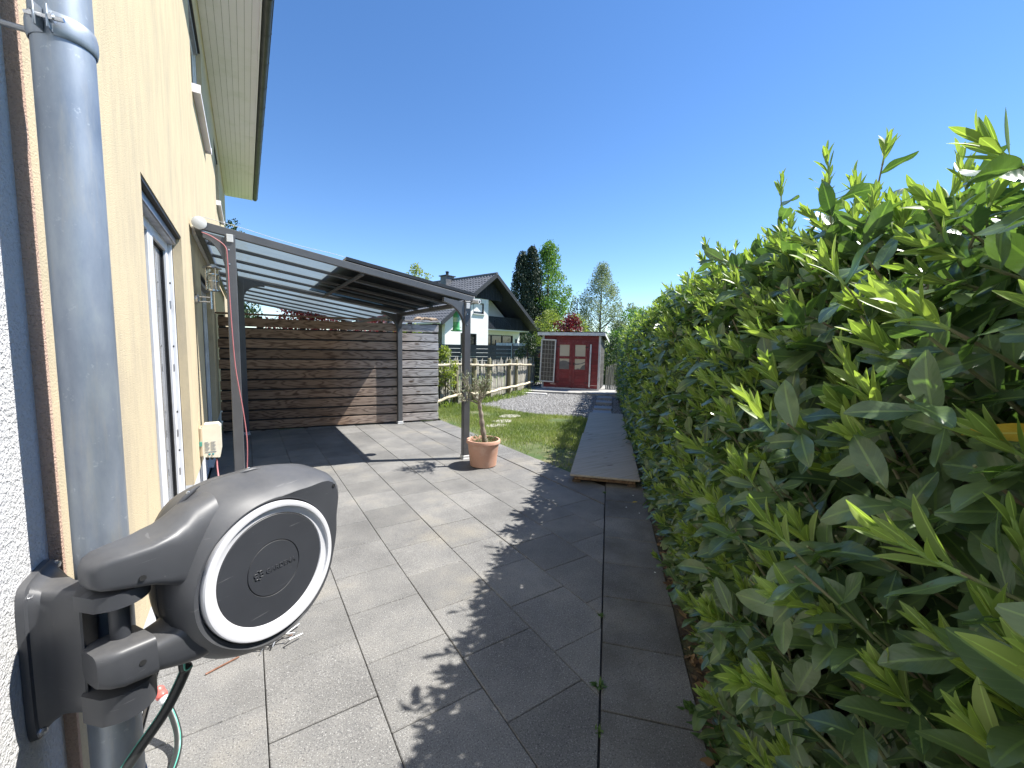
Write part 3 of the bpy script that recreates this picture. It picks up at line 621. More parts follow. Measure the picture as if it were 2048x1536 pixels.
# solar modules on the roof
def pv_mat(name, c1, c2, pitch):
    m, t, p, out = NT(name); p.inputs['Base Color'].default_value = (*c1, 1); p.inputs['Roughness'].default_value = .12; p.inputs['Coat Weight'].default_value = .5; return m
M_pv = pv_mat('dark_solar_cell', (.012, .013, .018), None, .1); M_black = mat('black_frame', (.015, .015, .017), (.022, .022, .024), .4, 9)
M_backsheet = mat('grey_backsheet', (.10, .10, .105), (.13, .13, .135), .6, 9)
RD = Vector((1, 0, -.163)).normalized(); RU = Vector((.163, 0, 1)).normalized()
for k, lab in enumerate(('black solar module on the pergola roof at its near edge', 'black solar module in the middle of the pergola roof', 'black solar module on the pergola roof next to the slatted fence')):
    y0 = NY+.01+k*.93; y1 = y0+.915; L0, L1 = .93, 2.53; pm = thing('roof_solar_module', lab, 'solar panel', (1.7, (y0+y1)/2, roof_z(1.7)+.05), 'solar modules on the pergola')
    def P(x, y, u): return Vector((x, y, roof_z(x)))+RU*u
    b = MB(); b.bar(P(L0, y0+.012, .075), P(L1, y0+.012, .075), .024, .035, RU); b.bar(P(L0, y1-.012, .075), P(L1, y1-.012, .075), .024, .035, RU); b.bar(P(L0+.012, y0+.024, .075), P(L0+.012, y1-.024, .075), .024, .035, RU); b.bar(P(L1-.012, y0+.024, .075), P(L1-.012, y1-.024, .075), .024, .035, RU); b.build('frame', M_black, pm)
    b = MB(); c = P((L0+L1)/2, (y0+y1)/2, .082); b.obox(c, RD, (0, 1, 0), RU, (L1-L0)/2/RD.x-.024, (y1-y0)/2-.024, .006); b.build('cells', M_pv, pm)
    b = MB(); b.obox(P((L0+L1)/2, (y0+y1)/2, .072), RD, (0, 1, 0), RU, (L1-L0)/2/RD.x-.025, (y1-y0)/2-.025, .003); b.build('backsheet', M_backsheet, pm)
    b = MB()
    for yy in (y0+.12, y1-.12): b.bar(P(L0+.2, yy, .043), P(L0+.24, yy, .043), .04, .03, RU); b.bar(P(L1-.24, yy, .043), P(L1-.2, yy, .043), .04, .03, RU)
    b.build('clamps', M_steel, pm)
tag(MB().tube(smooth_pts([(-.29, 4.72, 2.60), (0, 4.73, 2.555), (.3, 4.735, 2.495), (.55, 4.74, 2.455), (.8, 4.75, 2.43), (.95, 4.78, 2.41)]), .0022, 6).build('roof_cable', M_capgrey, None, 50), 'thin cable running along the top of the near pergola rafter', 'cable')
# bird feeder, camera
bf = thing('bird_feeder', 'green plastic bottle bird feeder hanging from the pergola front beam', 'bird feeder', (2.42, 5.1, 1.68))
M_feed = mat('green_feeder_plastic', (.05, .28, .10), (.09, .36, .16), .35, 18)
bx_, by_ = 2.40, 5.08
MB().lathe([(.012, 1.945), (.02, 1.93), (.042, 1.90), (.045, 1.87), (.045, 1.72), (.05, 1.715), (.05, 1.69), (.02, 1.685)], (bx_, by_, 0), 18).build('body', M_feed, bf, 40)
b = MB(); b.lathe([(.046, 1.80), (.047, 1.80), (.047, 1.86), (.046, 1.86)], (bx_, by_, 0), 18, cap0=False, cap1=False); b.build('label_band', mat('pale_green_band', (.3, .5, .33), (.25, .45, .3), .5), bf, 40)
MB().lathe([(.055, 1.676), (.075, 1.68), (.078, 1.692)], (bx_, by_, 0), 18, cap1=False).build('tray', M_feed, bf, 40)
MB().cyl((bx_-.07, by_-.02, 1.735), (bx_+.08, by_+.02, 1.735), .004, 6).build('perch', M_feed, bf)
MB().tube([(bx_, by_, 1.94), (bx_+.004, by_, 1.975), (bx_, by_, 2.0)], .002, 5).build('hook', M_seal, bf)
sc_ = thing('security_camera', 'small pale grey camera on top of the near right pergola post', 'camera', (2.46, 4.70, 2.02))
MB().cyl((2.44, 4.72, 2.03), (2.475, 4.69, 2.05), .008, 8).build('mount', M_capgrey, sc_)
d = Vector((.5, -.85, -.1)).normalized(); MB().lathe([(.022, -.05), (.026, -.045), (.026, .03), (.03, .032), (.03, .045), (.018, .046)], (2.49, 4.675, 2.05), 16, d).build('housing', M_capgrey, sc_, 40)
MB().lathe([(.017, .0465), (.012, .049), (.001, .05)], (2.49, 4.675, 2.05), 14, d).build('lens', M_glass, sc_, 40)
# ================================================================== SLATTED FENCE
def wood(name, cols, axis, greyx=None, grey=None, lines=46, rough=.8, blotch=None):
    """cols: (light, dark); grain runs along axis (0,1,2 or a rotation about z)"""
    m, t, p, out = NT(name)
    g = nd(t, 'ShaderNodeNewGeometry').outputs['Position']; rv = orand(t)
    ofs = nd(t, 'ShaderNodeCombineXYZ'); t.links.new(math_(t, 'MULTIPLY', rv, 37.0), ofs.inputs[0]); t.links.new(math_(t, 'MULTIPLY', rv, 91.0), ofs.inputs[2])
    ad = nd(t, 'ShaderNodeVectorMath', operation='ADD'); t.links.new(g, ad.inputs[0]); t.links.new(ofs.outputs[0], ad.inputs[1])
    mp = nd(t, 'ShaderNodeMapping'); mp.inputs['Rotation'].default_value = (0, 0, axis[1] if isinstance(axis, tuple) else 0)
    ax_ = axis[0] if isinstance(axis, tuple) else axis
    mp.inputs['Scale'].default_value = [.30 if i == ax_ else 9.0 for i in range(3)]; t.links.new(ad.outputs[0], mp.inputs[0]); co = mp.outputs[0]
    n1 = nz(t, co, 1.25, 2, .4, .25); ln = math_(t, 'MULTIPLY_ADD', math_(t, 'SINE', math_(t, 'MULTIPLY', n1, lines)), .5, .5)
    fine = nz(t, co, 40, 3, .6)
    col = ramp(t, ln, [(0, cols[1]), (.22, tuple(a*.55+b_*.45 for a, b_ in zip(cols[0], cols[1]))), (.75, cols[0])])
    if grey:
        sx = nd(t, 'ShaderNodeSeparateXYZ'); t.links.new(g, sx.inputs[0])
        fx = math_(t, 'ADD', sx.outputs[0], math_(t, 'MULTIPLY_ADD', nz(t, coords(t), 1.6, 4), 1.4, -.7))
        mr = nd(t, 'ShaderNodeMapRange'); mr.inputs[1].default_value = greyx[0]; mr.inputs[2].default_value = greyx[1]; t.links.new(fx, mr.inputs[0])
        gcol = ramp(t, ln, [(0, grey[1]), (.25, tuple(a*.6+b_*.4 for a, b_ in zip(grey[0], grey[1]))), (.75, grey[0])])
        col = mix(t, mr.outputs[0], col, gcol)
    kn = nd(t, 'ShaderNodeTexVoronoi', i_Scale=1.0); mk = nd(t, 'ShaderNodeMapping'); mk.inputs['Scale'].default_value = [2.2 if i == ax_ else 6.5 for i in range(3)]; t.links.new(ad.outputs[0], mk.inputs[0]); t.links.new(mk.outputs[0], kn.inputs['Vector'])
    col = mix(t, ramp(t, kn.outputs['Distance'], [(.09, (.8, .8, .8)), (.16, (0, 0, 0))]), col, tuple(x*.45 for x in cols[1]))
    col = mix(t, math_(t, 'MULTIPLY', fine, .35), col, tuple(x*.5 for x in cols[0]), 'MIX')
    v = math_(t, 'MULTIPLY_ADD', rv, .45, .78); h = nd(t, 'ShaderNodeHueSaturation'); t.links.new(v, h.inputs['Value']); t.links.new(col, h.inputs['Color'])
    t.links.new(h.outputs[0], p.inputs['Base Color']); p.inputs['Roughness'].default_value = rough; p.inputs['Specular IOR Level'].default_value = .25
    bumpn(t, p, math_(t, 'ADD', math_(t, 'MULTIPLY', ln, .6), fine), .35, .003); return m
M_slat = wood('larch_slat', ((.29, .19, .125), (.12, .072, .047)), 0, (1.3, 3.1), ((.46, .455, .455), (.22, .217, .22)))
M_fpost = wood('fence_post_wood', ((.12, .09, .065), (.06, .04, .03)), 2)
fen = thing('slatted_fence', 'tall weathered horizontal slat fence closing the end of the terrace', 'fence', (1.4, 7.7, 0))
FD = (FENCE_B-FENCE_A); FL = FD.length; FD.normalize(); FNn = Vector((FD.y, -FD.x, 0))     # towards the camera
rf = random.Random(5)
slat = MB().obox((0, 0, 0), (1, 0, 0), (0, 1, 0), (0, 0, 1), FL/2, .0125, .0745, .003)
for k in range(11):
    z = .03+.0745+k*.1685+(.006 if k == 10 else 0)
    me = MB().obox((0, 0, 0), FD, FNn, ZZ, FL/2+rf.uniform(-.006, .006), .0125, .0700+rf.uniform(-.001, .001), .003).mesh('slat', M_slat)
    c = (FENCE_A+FENCE_B)/2+ZZ*z+FD*rf.uniform(-.006, .006)
    o = link('slat', me, fen, c); o.rotation_euler = (rf.uniform(-.006, .006), rf.uniform(-.0012, .0012), 0)
for f_ in (0.012, .16, .34, .52, .70, .85, .985):
    c = FENCE_A+FD*FL*f_-FNn*.0595
    MB().obox(c+ZZ*.95, FD, FNn, ZZ, .035, .045, .95, .004).build('post', M_fpost, fen)
MB().obox((FENCE_A+FENCE_B)/2+ZZ*.86-FNn*.0132, FD, FNn, ZZ, FL/2-.01, .0004, .85).build('dark_gap_sheet', M_seal, fen)  # black sheet added behind the slats so the gaps read dark
b = MB().obox((FENCE_A+FENCE_B)/2+ZZ*1.925-FNn*.03, FD, FNn, ZZ, FL/2+.02, .07, .012, .003); b.build('cap_board', M_slat, fen)
dw = thing('driftwood_piece', 'knotty pale driftwood lying on the right end of the slatted fence', 'driftwood', FENCE_B+ZZ*1.937)
M_drift = mat('driftwood', (.36, .28, .2), (.16, .11, .07), .85, 18, bump=.6, bscale=80)
b = MB()
for k in range(7):
    x0 = -.05-.06*k+rf.uniform(-.03, .03); p = FENCE_B+FD*x0-FNn*.03+ZZ*(1.955+rf.uniform(0, .012)); d = FD*rf.uniform(-.12, .12)+FNn*rf.uniform(-.04, .04)+ZZ*rf.uniform(0, .05)
    b.tube([p-d*.6, p-d*.1+ZZ*.02, p+d*.4+ZZ*.01, p+d], [.006, .02, .024, .004], 8)
b.build('wood', M_drift, dw, 50)

# ================================================================== PICKET FENCE
M_pale = wood('chestnut_paling', ((.42, .40, .345), (.25, .235, .195)), 2, lines=30); M_rail = wood('peeled_pole', ((.50, .445, .33), (.34, .295, .205)), 0, lines=18)
M_mossy = wood('mossy_post', ((.25, .23, .14), (.13, .12, .07)), 2, lines=20)
pf = thing('picket_fence', 'rustic paling fence with round posts and peeled pole rails beyond the lawn', 'fence', (6, 10, 0))
PATH = [Vector((x, y, 0)) for x, y in ((3.3, 8.78), (3.8, 8.88), (4.28, 9.05), (4.93, 9.33), (5.57, 9.68), (6.57, 10.21), (7.05, 10.55), (8.12, 11.35), (8.75, 11.85))]
def along(P, d):
    for i in range(len(P)-1):
        L = (P[i+1]-P[i]).length
        if d <= L or i == len(P)-2: return P[i]+(P[i+1]-P[i])*(d/L), (P[i+1]-P[i]).normalized()
        d -= L
PL = sum((PATH[i+1]-PATH[i]).length for i in range(len(PATH)-1))
def picket_mesh(h, r, k):
    b = MB(); rr = random.Random(k); n = 6; rings = []
    for z, f_ in ((0, 1), (h*.35, 1.05), (h*.7, .95), (h*.93, .9), (h, .15)):
        ox, oy = rr.uniform(-.006, .006), rr.uniform(-.004, .004); rings.append([Vector((ox+r*f_*math.cos(2*math.pi*j/n), oy+r*.55*f_*math.sin(2*math.pi*j/n), z)) for j in range(n)])
    b.loft(rings); return b.mesh('picket', M_pale, 60)
pk = [picket_mesh(1.0+.035*k, .022+.0025*(k % 3), k) for k in range(6)]
d = .05
while d < PL:
    p, t_ = along(PATH, d); nrm = Vector((-t_.y, t_.x, 0)); hscale = 1.06-.012*d
    o = link('picket', pk[rf.randrange(6)], pf, p+nrm*.07+ZZ*(-.02)); o.rotation_euler = (rf.uniform(-.03, .03), rf.uniform(-.03, .03), math.atan2(t_.y, t_.x)); o.scale = (1, 1, hscale)
    d += rf.uniform(.05, .064)
for i, (x, y, h, r_) in enumerate(((4.28, 9.05, 1.13, .055), (4.93, 9.33, 1.16, .06), (5.57, 9.68, 1.15, .058), (6.57, 10.21, 1.10, .055), (7.05, 10.55, 1.09, .045), (8.12, 11.35, 1.05, .055))):
    b = MB(); b.lathe([(r_*1.05, -.05), (r_, .4), (r_*.97, h-.03), (r_*.8, h-.005), (r_*.3, h)], (x, y, 0), 12); b.build('post', M_mossy, pf, 50)
def rail(P, r, nm='rail'):
    Q = smooth_pts(P, 6); b = MB(); b.tube([q+Vector((0, 0, .006*math.sin(i*1.7))) for i, q in enumerate(Q)], [r*(1+.08*math.sin(i*.9)) for i in range(len(Q))], 10); return b.build(nm, M_rail, pf, 50)
def off(p, k): return Vector((p[0], p[1], p[2]))+Vector((.45, -.89, 0))*k
rail([off(p, .085) for p in ((3.55, 8.82, 1.01), (4.28, 9.05, 1.03))]+[off(p, .085) for p in ((4.93, 9.33, .99), (5.57, 9.68, .955), (6.57, 10.21, .95), (7.05, 10.55, .925), (8.3, 11.48, .86))], .034)
rail([off(p, .10) for p in ((3.55, 8.80, .16), (4.0, 8.95, .26), (4.6, 9.16, .285), (5.3, 9.5, .235), (6.1, 9.98, .27), (7.0, 10.5, .28), (8.15, 11.36, .29))], .036)
b = MB().tube([off((3.6, 8.83, .78), .06), off((3.9, 8.93, .55), .05), off((4.22, 9.04, .28), .06)], .022, 8); b.build('brace', M_mossy, pf, 50)
M_wire = mat('fence_wire', (.3, .3, .3), (.2, .2, .2), .4, 20, metal=.8)
b = MB()
for z in (.35, .82): b.tube([p+Vector((-.4, .85, 0))*.045+ZZ*z for p in PATH], .003, 4)
b.build('wire', M_wire, pf)

# ================================================================== SHED
SL, SR = Vector((8.63, 11.31, .06)), Vector((9.88, 9.78, .06)); SE = (SR-SL); SW = SE.length; SE.normalize(); SF = Vector((SE.y, -SE.x, 0))
if SF.dot(Vector((-1, -1, 0))) < 0: SF = -SF
def SP(x, z, o=0): return SL+SE*x+SF*o+ZZ*(z-.06)
M_redw = mat('red_painted_wood', (.19, .021, .023), (.15, .017, .019), .6, 3, (1, 1, 5), bump=.25, bscale=25, dirt=((.19, .05, .05), 6), rand=.25)
M_redtrim = mat('red_painted_trim', (.18, .02, .022), (.145, .016, .019), .55, 6, dirt=((.22, .08, .08), 9))
M_whitew = mat('white_painted_wood', (.62, .61, .60), (.55, .54, .52), .6, 6, bump=.2, bscale=40, dirt=((.36, .34, .31), 5))
M_greyw = wood('shaded_side_board', ((.085, .08, .076), (.045, .042, .04)), 0)  # side wood darkened in its colour for the hedge's shade
M_curtain = mat('cream_curtain', (.46, .40, .29), (.42, .36, .26), .35, 2)
M_reflect = mat('grey_pane_reflection', (.10, .095, .09), (.14, .13, .12), .5, 4)
shed = thing('garden_shed', 'red painted wooden garden shed with white trim at the end of the garden', 'shed', (SL+SR)/2)
DEP = 1.5
nb_ = 15; zb0, zt0 = .10, 1.90; hb = (zt0-zb0)/nb_
for k in range(nb_):
    z = zb0+hb*(k+.5); c = SP(SW/2, z, 0)
    MB().obox(c, SE, (SF+ZZ*.05).normalized(), ZZ, SW/2-.03, .009, hb/2-.002, .002).build('board', M_redw, shed)
    for e in (0, 1):
        xx = .009 if e == 0 else SW-.009
        hz = 1.0
        top = zt0-.15*0
        MB().obox(SP(xx, z, -DEP/2), SE, SF, ZZ, .009, DEP/2-.01, hb/2-.002, .002).build('side_board', M_greyw, shed)
MB().obox(SP(SW/2, 1.0, -DEP), SE, SF, ZZ, SW/2-.02, .01, .9).build('back_wall', M_greyw, shed)
for xx, nm in ((-.002, 0), (SW+.002, 1)):
    MB().obox(SP(xx+(.03 if nm == 0 else -.03), .985, .016), SE, SF, ZZ, .035, .011, .915, .003).build('corner_trim', M_whitew, shed)
MB().obox(SP(SW/2, .085, .018), SE, SF, ZZ, SW/2-.036, .012, .025, .003).build('bottom_trim', M_whitew, shed)
# roof: mono pitch, falls to the back; corrugated sheet, white fascias
def rz(o): return 1.985+(o-.13)*.13
b = MB(); ncor = 40; ra = []; rbk = []
for k in range(ncor*2+1):
    x = -.16+(SW+.32)*k/(ncor*2); dz = .012*(1 if k % 2 else -1); ra.append(SP(x, rz(.16)+dz+.02, .16)); rbk.append(SP(x, rz(-DEP-.15)+dz+.02, -DEP-.15))
b.loft([ra, rbk], False, False, False); b.loft([[p+ZZ*.004 for p in ra], [p+ZZ*.004 for p in rbk]], False, False, False); b.build('corrugated_roof', mat('dark_corrugated_sheet', (.045, .045, .05), (.08, .078, .075), .6, 8, dirt=((.14, .13, .12), 3)), shed)
MB().obox(SP(SW/2, rz(.15)-.05, .142), SE, SF, ZZ, SW/2+.155, .011, .052, .003).build('fascia', M_whitew, shed)
for xx in (-.146, SW+.146):
    p, q = SP(xx, rz(.13)-.045, .13), SP(xx, rz(-DEP-.1)-.045, -DEP-.1); MB().bar(p, q, .022, .09, b=.003).build('side_fascia', M_whitew, shed)
# double door
def leaf(x0, x1):
    z0, z1 = .115, 1.665; o = .024; d_ = MB(); st = .075
    for (a, c) in ((x0, x0+st), (x1-st, x1)): d_.obox(SP((a+c)/2, (z0+z1)/2, o), SE, SF, ZZ, (c-a)/2, .014, (z1-z0)/2, .003)
    for (a, c) in ((z0, .2), (.66, .745), (1.105, 1.19), (1.575, z1)): d_.obox(SP((x0+x1)/2, (a+c)/2, o), SE, SF, ZZ, (x1-x0)/2-st-.0005, .0135, (c-a)/2, .003)
    dd = d_.build('door', M_redtrim, shed)
    for i, (a, c) in enumerate(((1.19, 1.575), (.745, 1.105))):
        MB().obox(SP((x0+x1)/2, (a+c)/2, o-.006), SE, SF, ZZ, (x1-x0)/2-st, .003, (c-a)/2).build('pane', M_curtain, dd)
    for k in range(4):
        zz = .20+.115*(k+.5); MB().obox(SP((x0+x1)/2, zz, o-.004), SE, SF, ZZ, (x1-x0)/2-st, .006, .0555, .003).build('panel_board', M_redw, dd)
    # dark reflections in the lower panes, set on as flat cut-outs
    xm = (x0+x1)/2; w = (x1-x0)/2-st-.003
    if x0 < .8: pl = [(-w, .75), (w, .75), (w, .99), (.3*w, 1.03), (-.3*w, 1.04), (-w, 1.0)]
    else: pl = [(-w, .90), (-.2*w, .915), (.5*w, .945), (w, .99), (w, 1.02), (.2*w, .955), (-w, .935)]
    b = MB(); b.prism([(x, z-.06) for x, z in pl], SL+SE*xm+SF*(o-.0025), SE, ZZ, SF, .002); b.build('pane_reflection', M_reflect, dd)
    if x0 > .8:
        b = MB(); b.prism([(x, z-.06) for x, z in ((-.7*w, .75), (-.5*w, .78), (-.1*w, .78), (0, .755), (.1*w, .79), (.5*w, .88), (w, .92), (w, .75))], SL+SE*xm+SF*(o-.0025), SE, ZZ, SF, .002); b.build('pane_reflection', M_reflect, dd)
    hx = x1-.04 if x0 < .8 else x0+.04
    b = MB(); b.obox(SP(hx, .93, o+.02), SE, SF, ZZ, .012, .006, .05, .003); b.cyl(SP(hx, .95, o+.02), SP(hx+(-.06 if x0 < .8 else .06), .95, o+.045), .007, 8); b.build('handle', M_seal, dd)
    b = MB()
    for zz in (.3, 1.5): hx2 = x0+.03 if x0 < .8 else x1-.03; b.obox(SP(hx2, zz, o+.0155), SE, SF, ZZ, .05, .003, .014)
    b.build('hinge', M_black, dd)
leaf(.535, 1.02); leaf(1.062, 1.56)
for x in (.512, 1.041, 1.583): MB().obox(SP(x, .90, .02), SE, SF, ZZ, .018, .012, .80, .003).build('door_jamb', M_redtrim, shed)
MB().obox(SP(1.05, 1.70, .02), SE, SF, ZZ, .575, .012, .033, .003).build('door_head', M_redtrim, shed)
# peeled spots of paint at the foot of the doors
tag(MB().bar(SP(1.645, .16, .05), SP(1.66, 1.60, .04), .05, .02, SF, .004).build('white_batten', M_whitew, None), 'white wooden batten standing upright against the right shed door', 'batten')
sp_ = thing('leaning_solar_panel', 'framed solar panel with cell grid hung on the left of the red shed', 'solar panel', SP(.2, .3, .1))
M_alu = mat('pale_aluminium', (.55, .55, .54), (.48, .48, .47), .4, 9, metal=.3)
M_cell = mat('brown_black_cell', (.05, .045, .042), (.075, .068, .06), .25, 4)
c = SP(.215, 1.02, .10); tx = (SE*math.cos(.03)+ZZ*math.sin(-.03)).normalized(); tz = SF.cross(tx)
if tz.z < 0: tz = -tz
hw, hh = .262, .735
b = MB()
for sgn in (-1, 1): b.obox(c+tx*(hw-.02)*sgn, tx, SF, tz, .02, .017, hh, .003); b.obox(c+tz*(hh-.02)*sgn, tx, SF, tz, hw-.0405, .0168, .02, .003)
b.build('frame', M_alu, sp_)
MB().obox(c-SF*.004, tx, SF, tz, hw-.04, .006, hh-.04).build('backing', mat('cell_gap_grid', (.30, .29, .26), (.26, .25, .22), .5, 9), sp_)
cw, ch = (2*hw-.09)/4, (2*hh-.09)/9
cell = MB().obox((0, 0, 0), tx, SF, tz, cw/2-.0055, .0015, ch/2-.0055).mesh('cell', M_cell)
for i in range(4):
    for j in range(9): link('cell', cell, sp_, c+tx*((i-1.5)*cw)+tz*((j-4)*ch)+SF*.0035)
MB().obox(c-SF*.05+tz*.2, tx, SF, tz, .03, .032, .03).build('bracket', M_alu, sp_)

# ================================================================== RAMP, BLOCKS, STONES
M_ply = wood('grey_plywood', ((.42, .37, .305), (.33, .29, .235)), (0, R(-43.6-90)), lines=60)
M_batten = wood('brown_batten', ((.27, .18, .11), (.16, .10, .065)), (0, R(46)), lines=30)
ramp_ = thing('boardwalk_ramp', 'long weathered plywood ramp lying on battens beside the hedge', 'ramp', SN(6.4, 0, 0))
zr = lambda s: .135+.0*(s-4.3)
for (a, c, nn) in ((4.43, 6.66, (-.362, .382)), (6.664, 8.92, (-.347, .345))):
    MB().obox(SN((a+c)/2, sum(nn)/2, .084), HU, HN, ZZ, (c-a)/2, (nn[1]-nn[0])/2, .0105, .002).build('deck_board', M_ply, ramp_)
for s in (4.49, 5.5, 6.65, 7.7, 8.84): MB().obox(SN(s, .012, .051), HU, HN, ZZ, .022, .325, .0218, .003).build('batten', M_batten, ramp_)
for s in (4.49, 5.5, 6.65, 7.7, 8.84):
    for n_ in (-.29, .30): MB().obox(SN(s, n_, .0148), HU, HN, ZZ, .035, .045, .0142, .003).build('foot_block', M_fpost, ramp_)
M_block = mat('grey_block', (.26, .26, .275), (.32, .32, .33), .85, 8, bump=.4, bscale=150)
for k, (s, lab) in enumerate(((9.3, 'nearest of the four grey step blocks just past the ramp end'), (10.0, 'second grey step block past the ramp on the gravel'), (11.1, 'third grey step block past the ramp on the gravel'), (12.15, 'farthest grey step block on the gravel near the shed slab'))):
    o = MB().obox((0, 0, 0), HU, HN, ZZ, .2, .205, .035, .006).mesh('step_block', M_block); oo = link('step_block', o, None, SN(s, -.09+.01*k, .03)); tag(oo, lab, 'step block', 'step blocks in the gravel')
M_sstone = mat('pale_step_stone', (.34, .32, .28), (.26, .245, .21), .85, 6, bump=.4, bscale=120, dirt=((.2, .2, .12), 6))
for (x, y, r_, lab) in ((3.86, 6.45, .20, 'pale stepping stone in the lawn right behind the olive pot'), (4.2, 6.75, .22, 'middle pale stepping stone in the lawn behind the olive'), (4.66, 7.2, .25, 'farthest pale stepping stone in the lawn towards the gravel')):
    pl = [(x+r_*(1+.12*math.sin(3*a+x*9))*math.cos(a), y+r_*.72*(1+.1*math.cos(2*a+y))*math.sin(a)) for a in np.linspace(0, 2*math.pi, 14, endpoint=False)]
    b = MB(); b.loft([[Vector((px, py, -.02)) for px, py in pl], [Vector((px, py, .008)) for px, py in pl], [Vector((x+(px-x)*.94, y+(py-y)*.94, .018)) for px, py in pl]]); tag(b.build('stepping_stone', M_sstone, None, 30), lab, 'stepping stone', 'stepping stones in the lawn')
tag(MB().obox(SN(12.6, -2.35, .02), HU, HN, ZZ, .08, .5, .02, .004).build('edging_plank', M_whitew), 'pale plank lying on the gravel before the shed', 'plank')

# ================================================================== POT AND OLIVE
PC = Vector((2.44, 4.36, 0))
M_terra = mat('terracotta', (.47, .27, .195), (.41, .235, .168), .8, 4, bump=.15, bscale=90, dirt=((.50, .36, .29), 5))
pot = thing('flower_pot', 'large terracotta flower pot on the terrace by the pergola post', 'pot', PC)
b = MB(); b.lathe([(.155, .004), (.163, .012), (.192, .28), (.194, .285), (.205, .287), (.212, .295), (.212, .325), (.207, .333), (.19, .334), (.184, .325), (.178, .26)], PC, 64, cap1=False); b.build('vessel', M_terra, pot, 35)
b = MB(); b.lathe([(.001, .292), (.1, .29), (.181, .284)], PC, 32, cap0=False, cap1=False); b.build('potting_soil', M_soil, pot, 60)
ol = thing('olive_tree', 'small pruned olive tree growing in the terracotta pot', 'tree', PC+ZZ*.29)
M_bark = mat('olive_bark', (.30, .25, .20), (.14, .115, .095), .9, 16, (1, 1, .4), bump=.9, bscale=60, bdist=.01)
M_twig = mat('olive_twig', (.26, .23, .17), (.17, .15, .11), .85, 20)
ro = random.Random(21)
tr = [PC+Vector(v) for v in ((.02, -.01, .285), (.0, 0, .40), (-.018, .008, .52), (-.03, .012, .63), (-.05, .01, .73), (-.055, .012, .80))]
b = MB(); b.tube(smooth_pts(tr, 5), [.036-.0006*i+.004*math.sin(i*1.3) for i in range(26)], 12); b.build('trunk', M_bark, ol, 60)
twigs = MB(); OL = []
def branch(p, d, L, r_, lvl):
    P = [p]; q = p.copy(); dd = d.normalized()
    for i in range(4):
        dd = (dd+Vector((ro.gauss(0, .22), ro.gauss(0, .22), ro.gauss(.06, .16)))).normalized(); q = q+dd*L/4; P.append(q.copy())
        if lvl < 2 and i > 0:
            for _ in range(2 if lvl < 1 else 1): branch(q.copy(), (dd+Vector((ro.gauss(0, .6), ro.gauss(0, .6), ro.gauss(.25, .4)))), L*ro.uniform(.5, .75), r_*.6, lvl+1)
        if lvl >= 1:
            for _ in range(1 if ro.random() < .95 else 0): OL.append((q.copy(), (dd+Vector((ro.gauss(0, .7), ro.gauss(0, .7), ro.gauss(0, .6)))).normalized()))
    twigs.tube(P, [r_*(1-.18*i) for i in range(len(P))], 5)
top = tr[-1]
for (dx, dy, dz) in ((-.9, .25, .75), (-.45, -.4, .9), (.1, .2, 1.0), (.5, -.1, .75), (.25, .5, .7), (-.75, .5, .45), (-.2, -.1, 1.1)):
    branch(top-ZZ*ro.uniform(0, .04), Vector((dx, dy, dz)), ro.uniform(.19, .27), .0125, 0)
twigs.build('branches', M_twig, ol, 60)
# ================================================================== FOLIAGE TOOLS
def leaf_arrays(L, Wd, nu=6, nv=4, fold=.18, curl=.25, tip=.9, wav=0, seed=0, sh=.8, twist=0, cut=1.0):
    rr = random.Random(seed); V = []; UV = []; F = []
    for i in range(nu+1):
        t = i/nu*cut; w = Wd*.5*max(.03, math.sin(math.pi*min(1, t**tip*.985+.012)))**sh
        for j in range(nv+1):
            s = -1+2*j/nv; x = s*w; jag = (.05*math.sin(j*2.1+seed*1.7)+.05*s) if (cut < 1 and i == nu) else 0; z = fold*abs(x)-curl*L*t*t+wav*Wd*math.sin(t*9+seed)*abs(s)*.5+twist*t*x
            V.append((x, L*(t+jag), z)); UV.append((.5+.5*s, t))
    for i in range(nu):
        for j in range(nv): a = i*(nv+1)+j; F.append((a, a+1, a+nv+2, a+nv+1))
    return np.array(V, np.float32), np.array(F, np.int32), np.array(UV, np.float32)
